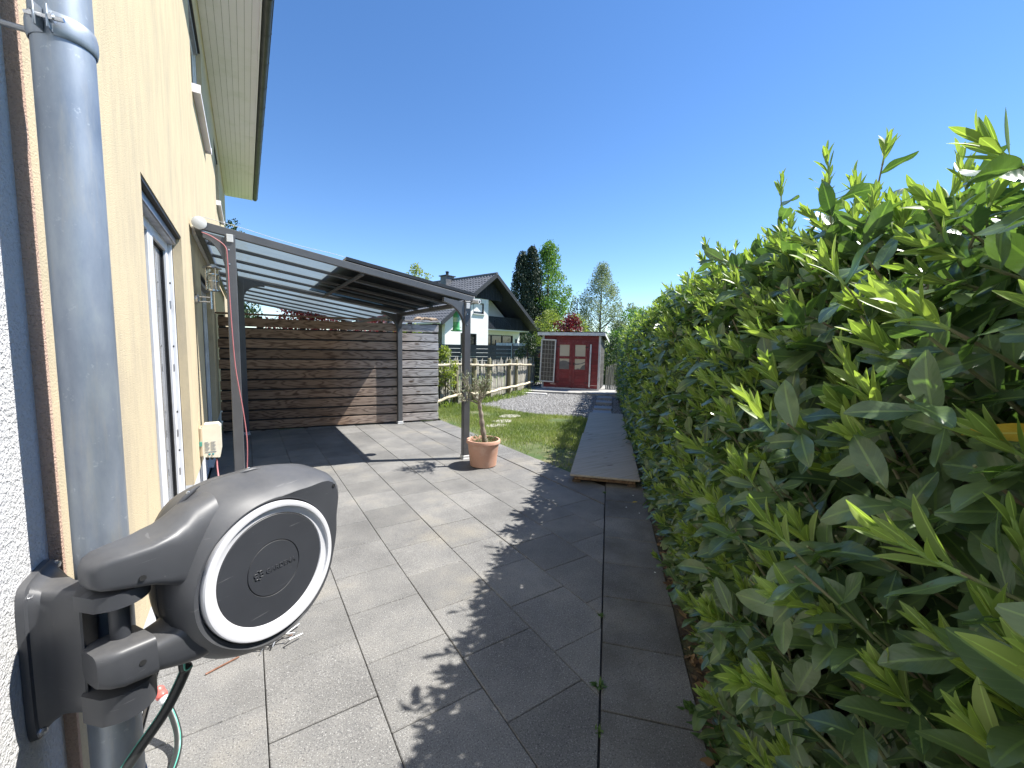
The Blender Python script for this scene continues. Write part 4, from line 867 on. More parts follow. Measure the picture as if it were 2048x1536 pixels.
def bake(name, items, variants, mats, parent=None, kind='stuff'):
    """items: dict variant -> (N,3,4) float matrices, (N,) random; one mesh, quads only"""
    Vs = []; Fs = []; UVs = []; Rs = []; MI = []; o = 0
    for vi, (Mx, rn) in items.items():
        if len(Mx) == 0: continue
        v, f, uv = variants[vi][:3]; mi = variants[vi][3]; n = len(Mx)
        W_ = np.einsum('nij,kj->nki', Mx[:, :, :3], v)+Mx[:, None, :, 3]
        Vs.append(W_.reshape(-1, 3)); Fs.append((f[None]+(np.arange(n)*len(v))[:, None, None]+o).reshape(-1, 4)); o += n*len(v)
        UVs.append(np.tile(uv[f.reshape(-1)], (n, 1))); Rs.append(np.repeat(rn, len(v))); MI.append(np.full(n*len(f), mi))
    V = np.concatenate(Vs).astype(np.float32); F = np.concatenate(Fs).astype(np.int32); UV = np.concatenate(UVs).astype(np.float32); Rr = np.concatenate(Rs).astype(np.float32); MI = np.concatenate(MI).astype(np.int32)
    me = bpy.data.meshes.new(name); b0 = np.array(BASE[parent] if parent else (0, 0, 0), np.float32); V = V-b0
    me.vertices.add(len(V)); me.vertices.foreach_set('co', V.ravel()); me.loops.add(len(F)*4); me.loops.foreach_set('vertex_index', F.ravel())
    me.polygons.add(len(F)); me.polygons.foreach_set('loop_start', np.arange(len(F), dtype=np.int32)*4)
    for m_ in mats: me.materials.append(m_)
    me.polygons.foreach_set('material_index', MI)
    u = me.uv_layers.new(name='UVMap'); u.data.foreach_set('uv', UV.ravel())
    at = me.attributes.new('rnd', 'FLOAT', 'POINT'); at.data.foreach_set('value', Rr)
    me.update(calc_edges=True); me.shade_smooth()
    o_ = link(name, me, parent)
    if kind: o_['kind'] = kind
    return o_
def frames(P, D, Nn, S):
    """leaf matrices: y axis along D, z axis near Nn"""
    D = D/np.linalg.norm(D, axis=1, keepdims=True); X = np.cross(D, Nn); l = np.linalg.norm(X, axis=1, keepdims=True); l[l < 1e-6] = 1; X = X/l; Z = np.cross(X, D)
    M_ = np.stack([X*S[:, None], D*S[:, None], Z*S[:, None], P], axis=2); return M_.astype(np.float32)
def leaf_mat(name, dark, light, rib=None, rough=.35, trans=.3, tcol=None, spec=.5, veins=True):
    m, t, p, out = NT(name); at = nd(t, 'ShaderNodeAttribute', attribute_name='rnd'); f = at.outputs['Fac']
    col = ramp(t, f, [(0, dark), (.55, tuple((a+b_)/2 for a, b_ in zip(dark, light))), (1, light)])
    col = mix(t, math_(t, 'MULTIPLY', nz(t, coords(t), 45, 3), .35), col, tuple(x*.65 for x in dark))
    if rib and veins:      # leaf spots and paler, duller patches
        col = mix(t, ramp(t, nz(t, coords(t), 16, 3), [(.52, (0, 0, 0)), (.72, (.35, .35, .35))]), col, tuple(x*1.5+.02 for x in light))
        col = mix(t, ramp(t, nz(t, coords(t), 120, 2), [(.70, (0, 0, 0)), (.76, (.6, .6, .6))]), col, (.10, .075, .03))
    if rib:
        uv = nd(t, 'ShaderNodeUVMap').outputs[0]; sx = nd(t, 'ShaderNodeSeparateXYZ'); t.links.new(uv, sx.inputs[0])
        au = math_(t, 'ABSOLUTE', math_(t, 'SUBTRACT', sx.outputs[0], .5))
        k = ramp(t, au, [(.028, (.85, .85, .85)), (.06, (0, 0, 0))]); col = mix(t, k, col, rib)
        if veins:
            vv = math_(t, 'SINE', math_(t, 'MULTIPLY', math_(t, 'SUBTRACT', sx.outputs[1], math_(t, 'MULTIPLY', au, .45)), 62))
            col = mix(t, math_(t, 'MULTIPLY', math_(t, 'GREATER_THAN', vv, .93), .10), col, rib)
            bumpn(t, p, vv, .06, .002)
    t.links.new(col, p.inputs['Base Color']); p.inputs['Roughness'].default_value = rough; p.inputs['Specular IOR Level'].default_value = spec
    if trans:
        tl = nd(t, 'ShaderNodeBsdfTranslucent'); tc = mix(t, 1.0, col, tcol or (1.6, 1.8, .7), 'MULTIPLY'); t.links.new(tc, tl.inputs[0])
        ms = nd(t, 'ShaderNodeMixShader'); ms.inputs[0].default_value = trans; t.links.new(p.outputs[0], ms.inputs[1]); t.links.new(tl.outputs[0], ms.inputs[2]); t.links.new(ms.outputs[0], out.inputs[0])
    return m
def unit(v): return v/np.linalg.norm(v, axis=-1, keepdims=True)

# olive leaves
M_olive = leaf_mat('olive_leaf', (.10, .12, .07), (.22, .25, .16), None, .5, .2)
OV = {0: (*leaf_arrays(.038, .009, 3, 2), 0)}
P = np.array([p for p, _ in OL]); D = np.array([d for _, d in OL])
bake('foliage', {0: (frames(P, D, unit(RNG.normal(0, 1, D.shape)+[0, 0, 1]), RNG.uniform(.7, 1.3, len(P))), RNG.random(len(P)))}, OV, [M_olive], ol)
sw = []
for k in range(170):
    a = ro.uniform(0, 6.28); r_ = ro.uniform(.06, .165); p = PC+Vector((r_*math.cos(a), r_*math.sin(a), .29+ro.uniform(0, .075)*(1 if r_ > .08 else .5))); sw.append((p, Vector((math.cos(a)*.5+ro.gauss(0, .5), math.sin(a)*.5+ro.gauss(0, .5), ro.uniform(.2, 1)))))
P = np.array([p for p, _ in sw]); D = np.array([d for _, d in sw])
und_ = bake('pot_underplanting', {0: (frames(P, D, unit(RNG.normal(0, 1, D.shape)+[0, 0, .5]), RNG.uniform(.7, 1.2, len(P))), RNG.random(len(P)))}, OV, [leaf_mat('pot_herb_leaf', (.06, .10, .035), (.13, .19, .07), None, .5, .25)], None)
tag(und_, 'low green herbs round the olive stem in the pot', 'herbs')

# ------------------------------------------------------------------ lawn grass, weeds, gravel
def in_poly(P, poly):
    x, y = P[:, 0], P[:, 1]; ins = np.zeros(len(P), bool); n = len(poly)
    for i in range(n):
        (x1, y1), (x2, y2) = poly[i], poly[(i+1) % n]
        c = ((y1 > y) != (y2 > y)) & (x < (x2-x1)*(y-y1)/(y2-y1+1e-12)+x1); ins ^= c
    return ins
def scatter(poly, n):
    a = np.array(poly); P = RNG.uniform(a.min(0), a.max(0), (int(n*2.2), 2)); return P[in_poly(P, poly)][:n]
def vnoise(P, s, o=0): return np.array([noise.noise((x*s+o, y*s, o)) for x, y in P])
GL = [(3.23, 3.5), (3.9, 4.0), (5.85, 6.0), (6.0, 6.42), (5.34, 7.18), (5.0, 8.15), (4.66, 9.0), (3.9, 9.05), (3.4, 8.2), (3.22, 7.4)]
P2 = scatter(GL, 30000); bare = vnoise(P2, 1.5, 3.1); dpatio = P2[:, 0]-3.2
keep = (bare+RNG.normal(0, .12, len(P2)) < .34) & (RNG.random(len(P2)) < np.clip(.15+dpatio*2.2, 0, 1)) & ~((np.hypot(P2[:, 0]-3.55, P2[:, 1]-4.25) < .42) & (RNG.random(len(P2)) < .85))
P2 = P2[keep]; n = len(P2)
GV = {0: (np.array([(-.0028, 0, 0), (.0028, 0, 0), (.002, .55, .06), (-.002, .55, .06), (.0004, 1, .2), (-.0004, 1, .2)], np.float32), np.array([(0, 1, 2, 3), (3, 2, 4, 5)], np.int32), np.zeros((6, 2), np.float32), 0)}
hgt = RNG.uniform(.025, .065, n)*(1+.8*np.clip(vnoise(P2, .9, 8.), 0, 1)+.9*(P2[:, 1] > 8.1)); D = np.stack([RNG.normal(0, .38, n), RNG.normal(0, .38, n), np.ones(n)], 1)
M_ = frames(np.c_[P2, np.full(n, -.006)], D, unit(RNG.normal(0, 1, (n, 3))), hgt); M_[:, :, 0] *= (1.25/hgt)[:, None]
M_grass = leaf_mat('grass_blade', (.10, .148, .04), (.31, .335, .13), None, .6, .3)
go = bake('lawn_grass', {0: (M_, np.clip(.5+.5*vnoise(P2, 1.3, 5)+RNG.normal(0, .2, n), 0, 1))}, GV, [M_grass]); tag(go, 'short patchy green grass of the small lawn', 'grass')
# tall weeds along the picket fence
PW = []
for k in range(2600):
    d_ = random.uniform(.05, 5.4); p, t_ = along(PATH, d_); w = random.gauss(.1, .13); PW.append((p.x+.45*w, p.y-.85*w))
PW = np.array(PW); n = len(PW); hg = RNG.uniform(.06, .24, n)*(.55+.8*np.clip(vnoise(PW, 2.2, 1.), 0, 1)); D = np.stack([RNG.normal(0, .4, n), RNG.normal(0, .4, n), np.ones(n)], 1)
LV = {0: (*leaf_arrays(1, .16, 3, 2, .2, .3), 0)}
tag(bake('fence_weeds', {0: (frames(np.c_[PW, np.full(n, -.01)], D, unit(RNG.normal(0, 1, (n, 3))), hg), RNG.random(n))}, LV, [leaf_mat('weed_leaf', (.09, .14, .04), (.30, .34, .14), None, .6, .3)]), 'tall weeds and dry grass along the foot of the paling fence', 'weeds')
# gravel stones
PG = scatter(GRAV, 15000); n = len(PG)
oc = np.array([(1, 0, 0), (0, 1, 0), (-1, 0, 0), (0, -1, 0), (.55, .5, .7), (-.5, .5, .65), (-.5, -.55, .7), (.5, -.5, .6)], np.float32)
GVt = {0: (oc, np.array([(0, 1, 5, 4), (1, 2, 6, 5), (2, 3, 7, 6), (3, 0, 4, 7), (4, 5, 6, 7)], np.int32), np.zeros((8, 2), np.float32), 0)}
D = unit(RNG.normal(0, 1, (n, 3))*[1, 1, .15]); sz = RNG.uniform(.007, .017, n)
M_ = frames(np.c_[PG, np.full(n, -.004)+sz*.2], D, np.tile([0., 0, 1], (n, 1))+RNG.normal(0, .3, (n, 3)), sz)
M_stone = leaf_mat('gravel_stone', (.11, .108, .105), (.42, .415, .41), None, .85, 0)
tag(bake('gravel', {0: (M_, RNG.random(n))}, GVt, [M_stone]), 'loose grey gravel in front of the red shed', 'gravel')

# small weeds in the joints, fallen leaf
M_weedj = leaf_mat('joint_weed_leaf', (.045, .09, .02), (.10, .17, .045), None, .55, .25)
WJ = [(1.50, .024, .028, 'small weed in the joint beside the hedge strip, nearest the camera'), (1.72, .024, .042, 'larger weed with broad leaves in the slab joint'), (2.21, .024, .03, 'small weed halfway along the slab joint'), (4.2, .02, .035, 'tiny weed in the joint just before the ramp'), (1.70, .40, .06, 'green weed on the slab edge below the laurel hedge'), (1.55, .44, .08, 'leafy weed in the soil gap between slabs and hedge')]
for s, n_, h, lab in WJ:
    p = SN(s, n_, -.005); k = 26; PP = np.array([p+Vector((random.gauss(0, h*.22), random.gauss(0, h*.22), 0)) for _ in range(k)]); D = np.stack([RNG.normal(0, .7, k), RNG.normal(0, .7, k), RNG.uniform(.3, 1, k)], 1)
    w = thing('weed', lab, 'weed', p, 'weeds in the paving joints')
    bake('leaves', {0: (frames(PP, D, unit(RNG.normal(0, .4, (k, 3))+[0, 0, 1]), RNG.uniform(.4, 1, k)*h), RNG.random(k))}, {0: (*leaf_arrays(1, .34, 4, 2, .2, .35), 0)}, [M_weedj], w)
M_yl = leaf_mat('yellow_leaf', (.5, .36, .02), (.55, .4, .03), (.6, .5, .1), .5, .2)
v, f, uv = leaf_arrays(.05, .026, 6, 4, .2, .1); me = bpy.data.meshes.new('fallen_leaf'); me.from_pydata(v.tolist(), [], f.tolist()); me.materials.append(M_yl); me.shade_smooth()
o = link('fallen_leaf', me, None, SN(4.02, .33, .006)); o.rotation_euler = (0, 0, 1.0); tag(o, 'small yellow leaf lying on the dark slabs before the ramp', 'leaf')
M_wp = mat('white_petal', (.7, .7, .68), (.6, .6, .58), .6)
for k, (s, n_, lab) in enumerate(((4.2, .30, 'white petal on the slabs nearest the ramp corner'), (3.75, .33, 'white petal lying between the yellow leaf and the hedge'), (2.75, .36, 'white petal on the slab edge under the hedge'), (3.86, .22, 'white petal in the middle of the strip before the ramp'))):
    b = MB(); b.lathe([(.001, 0), (.005, .001), (.007, .003), (.006, .004)], SN(s, n_, .001), 7); tag(b.build('petal', M_wp, None, 60), lab, 'petal', 'petals on the slabs')
# ================================================================== LAUREL HEDGE
hedge = thing('laurel_hedge', 'tall cherry laurel hedge with bright young shoots along the right side', 'hedge', SN(6, .9, 0))
M_lau = leaf_mat('laurel_leaf', (.046, .082, .038), (.135, .19, .082), (.15, .22, .075), .27, .28, (1.6, 2.0, .65), .6)
M_young = leaf_mat('young_laurel_leaf', (.155, .235, .055), (.32, .395, .115), (.40, .52, .14), .42, .42, (1.25, 1.35, .55), .4, False)
M_yel = leaf_mat('yellowing_laurel_leaf', (.42, .27, .02), (.5, .38, .05), (.5, .45, .12), .45, .3, (1.2, 1.2, .6), .4)
M_stem = mat('laurel_stem', (.11, .15, .05), (.15, .12, .07), .7, 25)
M_core = mat('hedge_blocking_core', (.018, .032, .013), (.04, .04, .024), .95, 14, bump=1, bscale=25, bdist=.06)
LVAR = {}
for k in range(5): LVAR[k] = (*leaf_arrays(1, .36+.022*k, 8, 4, .12+.07*(k % 3), -.03+.11*(k % 4), 1.12, .16, k, .68, (-.5, .35, 0, .6, -.25)[k]), 0)        # mature, near
for k in range(3): LVAR[10+k] = (*leaf_arrays(1, .40, 4, 2, .2, .12+.06*k, .86), 0)                                        # mature, mid
LVAR[20] = (*leaf_arrays(1, .42, 2, 2, .25, .15, .86), 0)                                                               # mature, far
for k in range(2): LVAR[5+k] = (*leaf_arrays(1, .42, 7, 4, .14, .12+.1*k, 1.12, .16, k+3, .68, .3-.7*k, .68+.1*k), 0)                # trimmed by the shears
for k in range(3): LVAR[30+k] = (*leaf_arrays(1, .24+.03*k, 6, 2, .45, -.06+.10*k, 1.0, 0, k, .75), 1)                                # young, near
LVAR[40] = (*leaf_arrays(1, .28, 3, 2, .4, 0., .95), 1)
LVAR[50] = (*leaf_arrays(1, .30, 2, 2, .3, 0., .95), 1)
for k in range(2): LVAR[60+k] = (*leaf_arrays(1, .44, 8, 4, .16, .15, .86, .10, k), 2)
def hn(s, z): return noise.noise((s*1.1, z*1.3, 2.2))*.07+noise.noise((s*3.1, z*3.3, 7.2))*.035
def face_n(s, z):
    base = .44+.03*math.exp(-((z-.1)/.25)**2)-.04*math.exp(-((z-.85)/.55)**2)+.14*max(0, (z-top_z(s)+.4)/.4)**2
    return base-.004*max(0, s-4)+hn(s, z)
def top_z(s): return float(np.interp(s, [-1, .8, 1.3, 2.0, 3.5, 6, 14], [1.62, 1.63, 1.73, 1.86, 1.90, 1.93, 1.93]))+noise.noise((s*.9, 3.3, 0))*.05
LE = {k: [] for k in LVAR}            # variant -> [(P, D, N, scale, rnd)]
stems = MB(); greens = MB(); rh = random.Random(99)
def shoot(p, d, L, lod, young, big=1.0, nm=None):
    d = d.normalized(); q = p+d*L
    bend = Vector((rh.gauss(0, .15), rh.gauss(0, .15), .15)); mid = p+d*L*.5+bend*L*.12
    if lod < 2 and not (lod == 1 and rh.random() < .4): stems.tube([p-d*.05, mid, q], [.0022*big, .0024*big, .0018*big], 5 if lod == 0 else 4, True)
    nm = nm if nm is not None else (rh.randint(5, 7) if lod < 2 else rh.randint(3, 4)); ph = rh.uniform(0, 6.28); e = d.orthogonal().normalized(); g = d.cross(e)
    for i in range(nm):
        t = .1+.75*i/max(1, nm-1); a = ph+i*2.4; rd = e*math.cos(a)+g*math.sin(a); k = rh.uniform(.7, 2.2)
        D = (d+rd*k+Vector((0, 0, rh.uniform(-.75, .05))) + Vector((rh.gauss(0, .15), rh.gauss(0, .15), rh.gauss(0, .15)))).normalized()
        S = rh.uniform(.066, .112)*(1.0 if lod == 0 else 1.08 if lod == 1 else 1.3)*big
        N_ = (d*1.0+Vector((rh.gauss(0, .3), rh.gauss(0, .3), rh.gauss(.25, .3)))); P = p.lerp(q, t)
        v = (rh.randrange(5) if rh.random() < .8 else 5+rh.randrange(2)) if lod == 0 else (10+rh.randrange(3) if lod == 1 else 20)
        if lod == 0 and rh.random() < .003: v = 60+rh.randrange(2)
        S *= .72 if v >= 60 else (.86 if (P.x*.724+P.y*.69) < 1.0 else 1.0)
        LE[v].append((P, D, N_, S, min(1, max(0, rh.gauss(.42, .24)))))
    if young:
        ny = rh.randint(8, 12) if lod == 0 else (rh.randint(5, 7) if lod == 1 else rh.randint(3, 4)); ph = rh.uniform(0, 6.28); ln = rh.uniform(.03, .075)*big
        if lod == 0: greens.tube([q-d*.02, q+d*ln*.6, q+d*ln], [.0026*big, .0022*big, .001], 5, False)
        for i in range(ny):
            f_ = i/max(1, ny-1); a = ph+i*2.4; rd = e*math.cos(a)+g*math.sin(a); k = rh.uniform(.35, .75)*(1-f_)+rh.uniform(.05, .25)
            D = (d+rd*k+Vector((0, 0, .12))).normalized(); N_ = (d*.55-rd*.9).normalized(); S = rh.uniform(.040, .066)*(1.05-.35*f_)*big*(1.0 if lod == 0 else 1.15 if lod == 1 else 1.6)
            P = q+d*ln*(f_*.95-.15)+rd*.002
            v = 30+rh.randrange(3) if lod == 0 else (40 if lod == 1 else 50)
            LE[v].append((P, D, N_, S, rh.random()))
def lod_of(s): return 0 if s < 2.7 else (1 if s < 6 else 2)
# front face
for s0, s1, dens in ((-.6, .2, 60), (.2, 2.7, 190), (2.7, 6, 140), (6, 13.4, 90)):
    for _ in range(int((s1-s0)*1.9*dens)):
        s = rh.uniform(s0, s1); z = rh.uniform(.04, top_z(s)); n_ = face_n(s, z)+rh.uniform(-.01, .10)
        if z < .18 and rh.random() < .5: continue
        up = rh.uniform(.35, 1.1); out_ = rh.uniform(.35, 1.0); d = -HN*out_+ZZ*up+HU*rh.gauss(0, .28)
        shoot(SN(s, n_, z), d, rh.uniform(.07, .17), lod_of(s), rh.random() < ((.56, .50, .38)[lod_of(s)] if z > .35 else .32))
# inner layer to close the holes
for s0, s1, dens in ((-.6, 2.7, 125), (2.7, 6, 80), (6, 13.4, 38)):
    for _ in range(int((s1-s0)*1.9*dens)):
        s = rh.uniform(s0, s1); z = rh.uniform(.1, top_z(s)); n_ = face_n(s, z)+rh.uniform(.12, .24)
        shoot(SN(s, n_, z), -HN*.8+ZZ*rh.uniform(-.2, .8)+HU*rh.gauss(0, .5), .1, max(1, lod_of(s)), False, 1.1)
# top
for s0, s1, dens in ((-.6, 2.7, 105), (2.7, 6, 80), (6, 13.4, 55)):
    for _ in range(int((s1-s0)*.85*dens)):
        s = rh.uniform(s0, s1); n_ = rh.uniform(.52, 1.36); z = top_z(s)-.30*max(0, (.66-n_)/.16)**2*.35-.12*max(0, (n_-1.15)/.2)**2+rh.uniform(-.05, .02)
        tall = rh.random() < .12
        shoot(SN(s, n_, z), ZZ+HU*rh.gauss(0, .25)-HN*rh.gauss(.08, .25), rh.uniform(.07, .15) if not tall or s < 1.2 else rh.uniform(.17, .27), lod_of(s), rh.random() < .75)
# a few tall leaders against the sky
for s, n_, h, big in ((1.50, .76, .24, 1.15), (1.66, .70, .16, 1.05), (1.95, .70, .14, 1.0), (2.55, .66, .2, 1.0), (3.1, .64, .15, 1.0), (3.5, .7, .14, 1), (1.36, .84, .12, 1.0), (2.2, .7, .15, 1.0)):
    shoot(SN(s, n_, top_z(s)-.02), ZZ+HU*rh.gauss(0, .12)+HN*rh.gauss(0, .1), h, 0, True, big, 6)
# far end and back closing leaves
for _ in range(700):
    n_ = rh.uniform(.4, 1.35); z = rh.uniform(.1, 1.9); shoot(SN(13.35+rh.uniform(0, .2), n_, z), HU+ZZ*.5, .1, 2, rh.random() < .4)
for _ in range(1500):
    s = rh.uniform(-.6, 13.4); z = rh.uniform(.1, 1.9); shoot(SN(s, 1.34+rh.uniform(-.05, .08), z), HN+ZZ*.6, .1, 2, rh.random() < .4)
ITEM = {}; near = []
camp = np.array([0, 0, CAM_H])
for v, L in LE.items():
    if not L: continue
    P = np.array([l[0] for l in L]); D = np.array([l[1] for l in L]); N_ = np.array([l[2] for l in L]); S = np.array([l[3] for l in L]); rn = np.array([l[4] for l in L])
    Mx = frames(P, D, N_, S); ITEM[v] = [Mx, rn]
    if v in (0, 1, 2, 3, 4, 5, 6, 30, 31, 32, 60, 61):
        c = P+unit(D)*S[:, None]*.5; dv = c-camp; dist = np.linalg.norm(dv, axis=1)
        fwd = dv@np.array(fw); px = dv@np.array(r2)/fwd; py = dv@np.array(u2)/fwd
        vis = (fwd > .1) & (np.abs(px) < 1.25) & (np.abs(py) < .94)
        nn_ = dv@np.array(HN); exposed = nn_ < .52
        size = S/dist*vis*np.where(exposed, 1, .3)
        for i in np.argsort(-size)[:400]: near.append((size[i], v, i))
near.sort(reverse=True); near = near[:300]; drop = {}
lm = {}
for v in LVAR:
    if v in (0, 1, 2, 3, 4, 5, 6, 30, 31, 32, 60, 61):
        for k in range(3):
            va, fa, ua = LVAR[v][:3]; me = bpy.data.meshes.new('leaf'); me.from_pydata(va.tolist(), [], fa.tolist())
            u = me.uv_layers.new(name='UVMap'); u.data.foreach_set('uv', ua[fa.reshape(-1)].ravel()); a = me.attributes.new('rnd', 'FLOAT', 'POINT'); a.data.foreach_set('value', np.full(len(va), .2+.3*k, np.float32))
            me.materials.append((M_lau, M_young, M_yel)[LVAR[v][3]]); me.shade_smooth(); lm[v, k] = me
hb_ = BASE[hedge]
for sz, v, i in near:
    M4 = Matrix([list(map(float, r_)) for r_ in ITEM[v][0][i]]+[[0, 0, 0, 1]]); k = min(2, int(ITEM[v][1][i]*3)); o = bpy.data.objects.new('leaf', lm[v, k]); COL.objects.link(o); o.parent = hedge
    M4.translation = M4.translation-hb_; o.matrix_basis = M4; drop.setdefault(v, []).append(i)
for v, idx in drop.items():
    k = np.ones(len(ITEM[v][0]), bool); k[idx] = False; ITEM[v] = [ITEM[v][0][k], ITEM[v][1][k]]
bake('foliage', {v: tuple(x) for v, x in ITEM.items()}, LVAR, [M_lau, M_young, M_yel], hedge)
# trunks and branches inside
rbr = random.Random(4)
s = -.5
while s < 13.3:
    p = SN(s, rbr.uniform(.6, .95), -.02); 
    for _ in range(4):
        q = p.copy(); P = [q.copy()]
        for i in range(6):
            q = q+Vector((rbr.gauss(0, .05), rbr.gauss(0, .05), .28))-HN*rbr.uniform(-.02, .05); P.append(q.copy())
        stems.tube(P, [.02, .018, .015, .012, .009, .007, .004], 5, False)
    s += rbr.uniform(.25, .4)
go_ = greens.build('green_shoots', mat('green_shoot', (.16, .25, .06), (.22, .30, .09), .5, 20), hedge, 60); go_['kind'] = 'stuff'
so_ = stems.build('branches', M_stem, hedge, 60); so_['kind'] = 'stuff'
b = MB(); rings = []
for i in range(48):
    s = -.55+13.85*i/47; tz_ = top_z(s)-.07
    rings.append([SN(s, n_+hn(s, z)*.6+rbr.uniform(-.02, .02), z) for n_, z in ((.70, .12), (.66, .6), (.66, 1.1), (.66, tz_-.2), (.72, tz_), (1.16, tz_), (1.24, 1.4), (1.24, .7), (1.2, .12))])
b.loft(rings); b.build('blocking_core', M_core, hedge, 60)  # solid dark core added to stop light and views through the hedge
# leaf litter on the soil strip
n = 420; S_ = RNG.uniform(.6, 3.6, n); Nn_ = RNG.uniform(.43, .62, n); P = np.array([SN(a, c, -.004+random.uniform(0, .012)) for a, c in zip(S_, Nn_)])
M_litter = leaf_mat('dry_leaf', (.10, .055, .025), (.30, .20, .10), None, .8, .1)
D = np.c_[RNG.normal(0, 1, (n, 2)), RNG.normal(0, .15, n)]
tag(bake('leaf_litter', {0: (frames(P, D, np.tile([0., 0, 1], (n, 1))+RNG.normal(0, .3, (n, 3)), RNG.uniform(.025, .07, n)), RNG.random(n))}, {0: (*leaf_arrays(1, .42, 3, 2, .3, .2), 0)}, [M_litter]), 'dry brown leaf litter on the soil under the hedge', 'leaf litter')
# ================================================================== FAR HOUSE
HA = Vector((10.667, 24.805, 0)); GX = Vector((.9613, .2755, 0)); GY = Vector((-.2755, .9613, 0))
def HP(x, y, z): return HA+GX*x+GY*y+ZZ*z
fh = thing('white_gable_house', 'white house with steep dark roof and balcony behind the garden', 'house', HP(5, 5, 0))
M_fwhite = stucco('far_white_render', (.60, .60, .60), (.55, .55, .555), 30, .2, None, .01)
M_fdark = wood('dark_stained_cladding', ((.022, .026, .034), (.012, .014, .019)), 2, lines=20)
M_roof = mat('anthracite_pantile', (.075, .077, .082), (.11, .112, .118), .5, 3, rand=.2)
M_roofd = mat('dark_roof_board', (.012, .013, .016), (.02, .021, .024), .6, 5)
WD, EZ, RZ = 10.33, 2.95, 6.72; PITCH = (RZ-EZ)/(WD/2)
def roofz(x): return EZ+PITCH*(x if x < WD/2 else WD-x)
def hbox(x0, x1, y0, y1, z0, z1, name, m, parent=None, bv=0):
    return MB().obox(HP((x0+x1)/2, (y0+y1)/2, (z0+z1)/2), GX, GY, ZZ, (x1-x0)/2, (y1-y0)/2, (z1-z0)/2, bv).build(name, m, parent or fh)
WY = .8
def hprism(poly, y0, y1, name, m, parent=None):
    b = MB(); b.prism(poly, HP(0, y0, 0), GX, ZZ, GY, y1-y0); return b.build(name, m, parent or fh)
zc = 5.0
# front walls: left part flush, right part set back behind the balcony
xL, xC, xR = .94, 5.14, 10.15
def facade(b, opens, x0, x1, z0, ztop, y0, y1):
    xs = sorted({x0, x1, *[o[0] for o in opens], *[o[1] for o in opens]}); zs = sorted({z0, ztop, *[o[2] for o in opens], *[o[3] for o in opens]})
    for i in range(len(xs)-1):
        for k in range(len(zs)-1):
            if any(o[0] <= (xs[i]+xs[i+1])/2 <= o[1] and o[2] <= (zs[k]+zs[k+1])/2 <= o[3] for o in opens): continue
            b.obox(HP((xs[i]+xs[i+1])/2, (y0+y1)/2, (zs[k]+zs[k+1])/2), GX, GY, ZZ, (xs[i+1]-xs[i])/2, (y1-y0)/2, (zs[k+1]-zs[k])/2)
b = MB(); w1_, w2_ = (3.58, 4.67, 3.80, 4.60), (2.36, 3.94, .9, 2.35)
zs_l = roofz(xL)-.25
facade(b, [w2_], xL, xC, -.2, zs_l, WY, WY+.3)
b.prism([(xL, zs_l), (3.58, zs_l), (3.58, roofz(3.58)-.25)], HP(0, WY, 0), GX, ZZ, GY, .3); b.obox(HP(4.125, WY+.15, (zs_l+3.80)/2), GX, GY, ZZ, .545, .15, (3.80-zs_l)/2); b.obox(HP(4.125, WY+.15, (4.6+zc)/2), GX, GY, ZZ, .545, .15, (zc-4.6)/2)
b.obox(HP(4.905, WY+.15, (zs_l+zc)/2), GX, GY, ZZ, .235, .15, (zc-zs_l)/2)
b.build('wall', M_fwhite, fh)
b = MB(); bw = (5.45, 9.3, .55, 2.38); RY = 1.9
facade(b, [bw], xC, xR, -.2, 2.72, RY, RY+.25)
b.obox(HP(xC-.13, (WY+.3+RY)/2, 2.4), GX, GY, ZZ, .12, (RY-WY-.3)/2, 2.55); b.build('recessed_wall', M_fwhite, fh)
ux = 8.75
b = MB(); b.prism([(xC, 2.75), (9.9, 2.75), (9.5, roofz(9.5)-.3), (6.55, roofz(6.55)-.3), (xC, 5.0)], HP(0, 2.3, 0), GX, ZZ, GY, .2); b.build('upper_recess_wall', M_fwhite, fh)
hprism([(3.63, 4.99), (WD/2, roofz(WD/2)-.22), (6.62, roofz(6.62)-.22), (6.62, 4.93), (3.63, 4.93)], WY-.04, WY+.22, 'gable_cladding', M_fdark)
for k in range(16):
    x = 3.9+.18*k; zt = min(roofz(x), roofz(x))-.3
    if zt > 5.0: hbox(x-.01, x+.01, WY-.055, WY-.041, 4.96, zt, 'cladding_batten', M_fdark)
# windows
def fwin(o, y, name='window', sill=True, mull=1):
    x0, x1, z0, z1 = o; g = hbox(x0+.06, x1-.06, y+.1, y+.12, z0+.06, z1-.06, name, M_glass)
    b = MB()
    for (a, c, d_, e) in ((x0, x0+.07, z0, z1), (x1-.07, x1, z0, z1), (x0+.07, x1-.07, z0, z0+.07), (x0+.07, x1-.07, z1-.07, z1)): b.obox(HP((a+c)/2, y+.08, (d_+e)/2), GX, GY, ZZ, (c-a)/2, .05, (e-d_)/2)
    for k in range(1, mull+1): xx = x0+(x1-x0)*k/(mull+1); b.obox(HP(xx, y+.08, (z0+z1)/2), GX, GY, ZZ, .035, .045, (z1-z0)/2-.07)
    b.build('frame', M_black, g)
    if sill: hbox(x0-.05, x1+.05, y-.12, y+.03, z0-.05, z0, 'sill', M_capgrey, g)
    return g
g1 = fwin(w1_, WY, mull=0); hbox(3.68, 4.57, WY+.085, WY+.095, 3.98, 4.53, 'white_reflection', M_fwhite, g1)  # bright reflection in the upper pane put in as a white panel
fwin(w2_, WY, mull=1); fwin(bw, RY, mull=2, sill=False); fwin((xC+.12, 5.75, 2.85, 4.8), 2.2, 'balcony_door', False, 0)
hbox(9.6, 9.75, RY-.1, RY, 1.65, 2.1, 'wall_light', M_black)
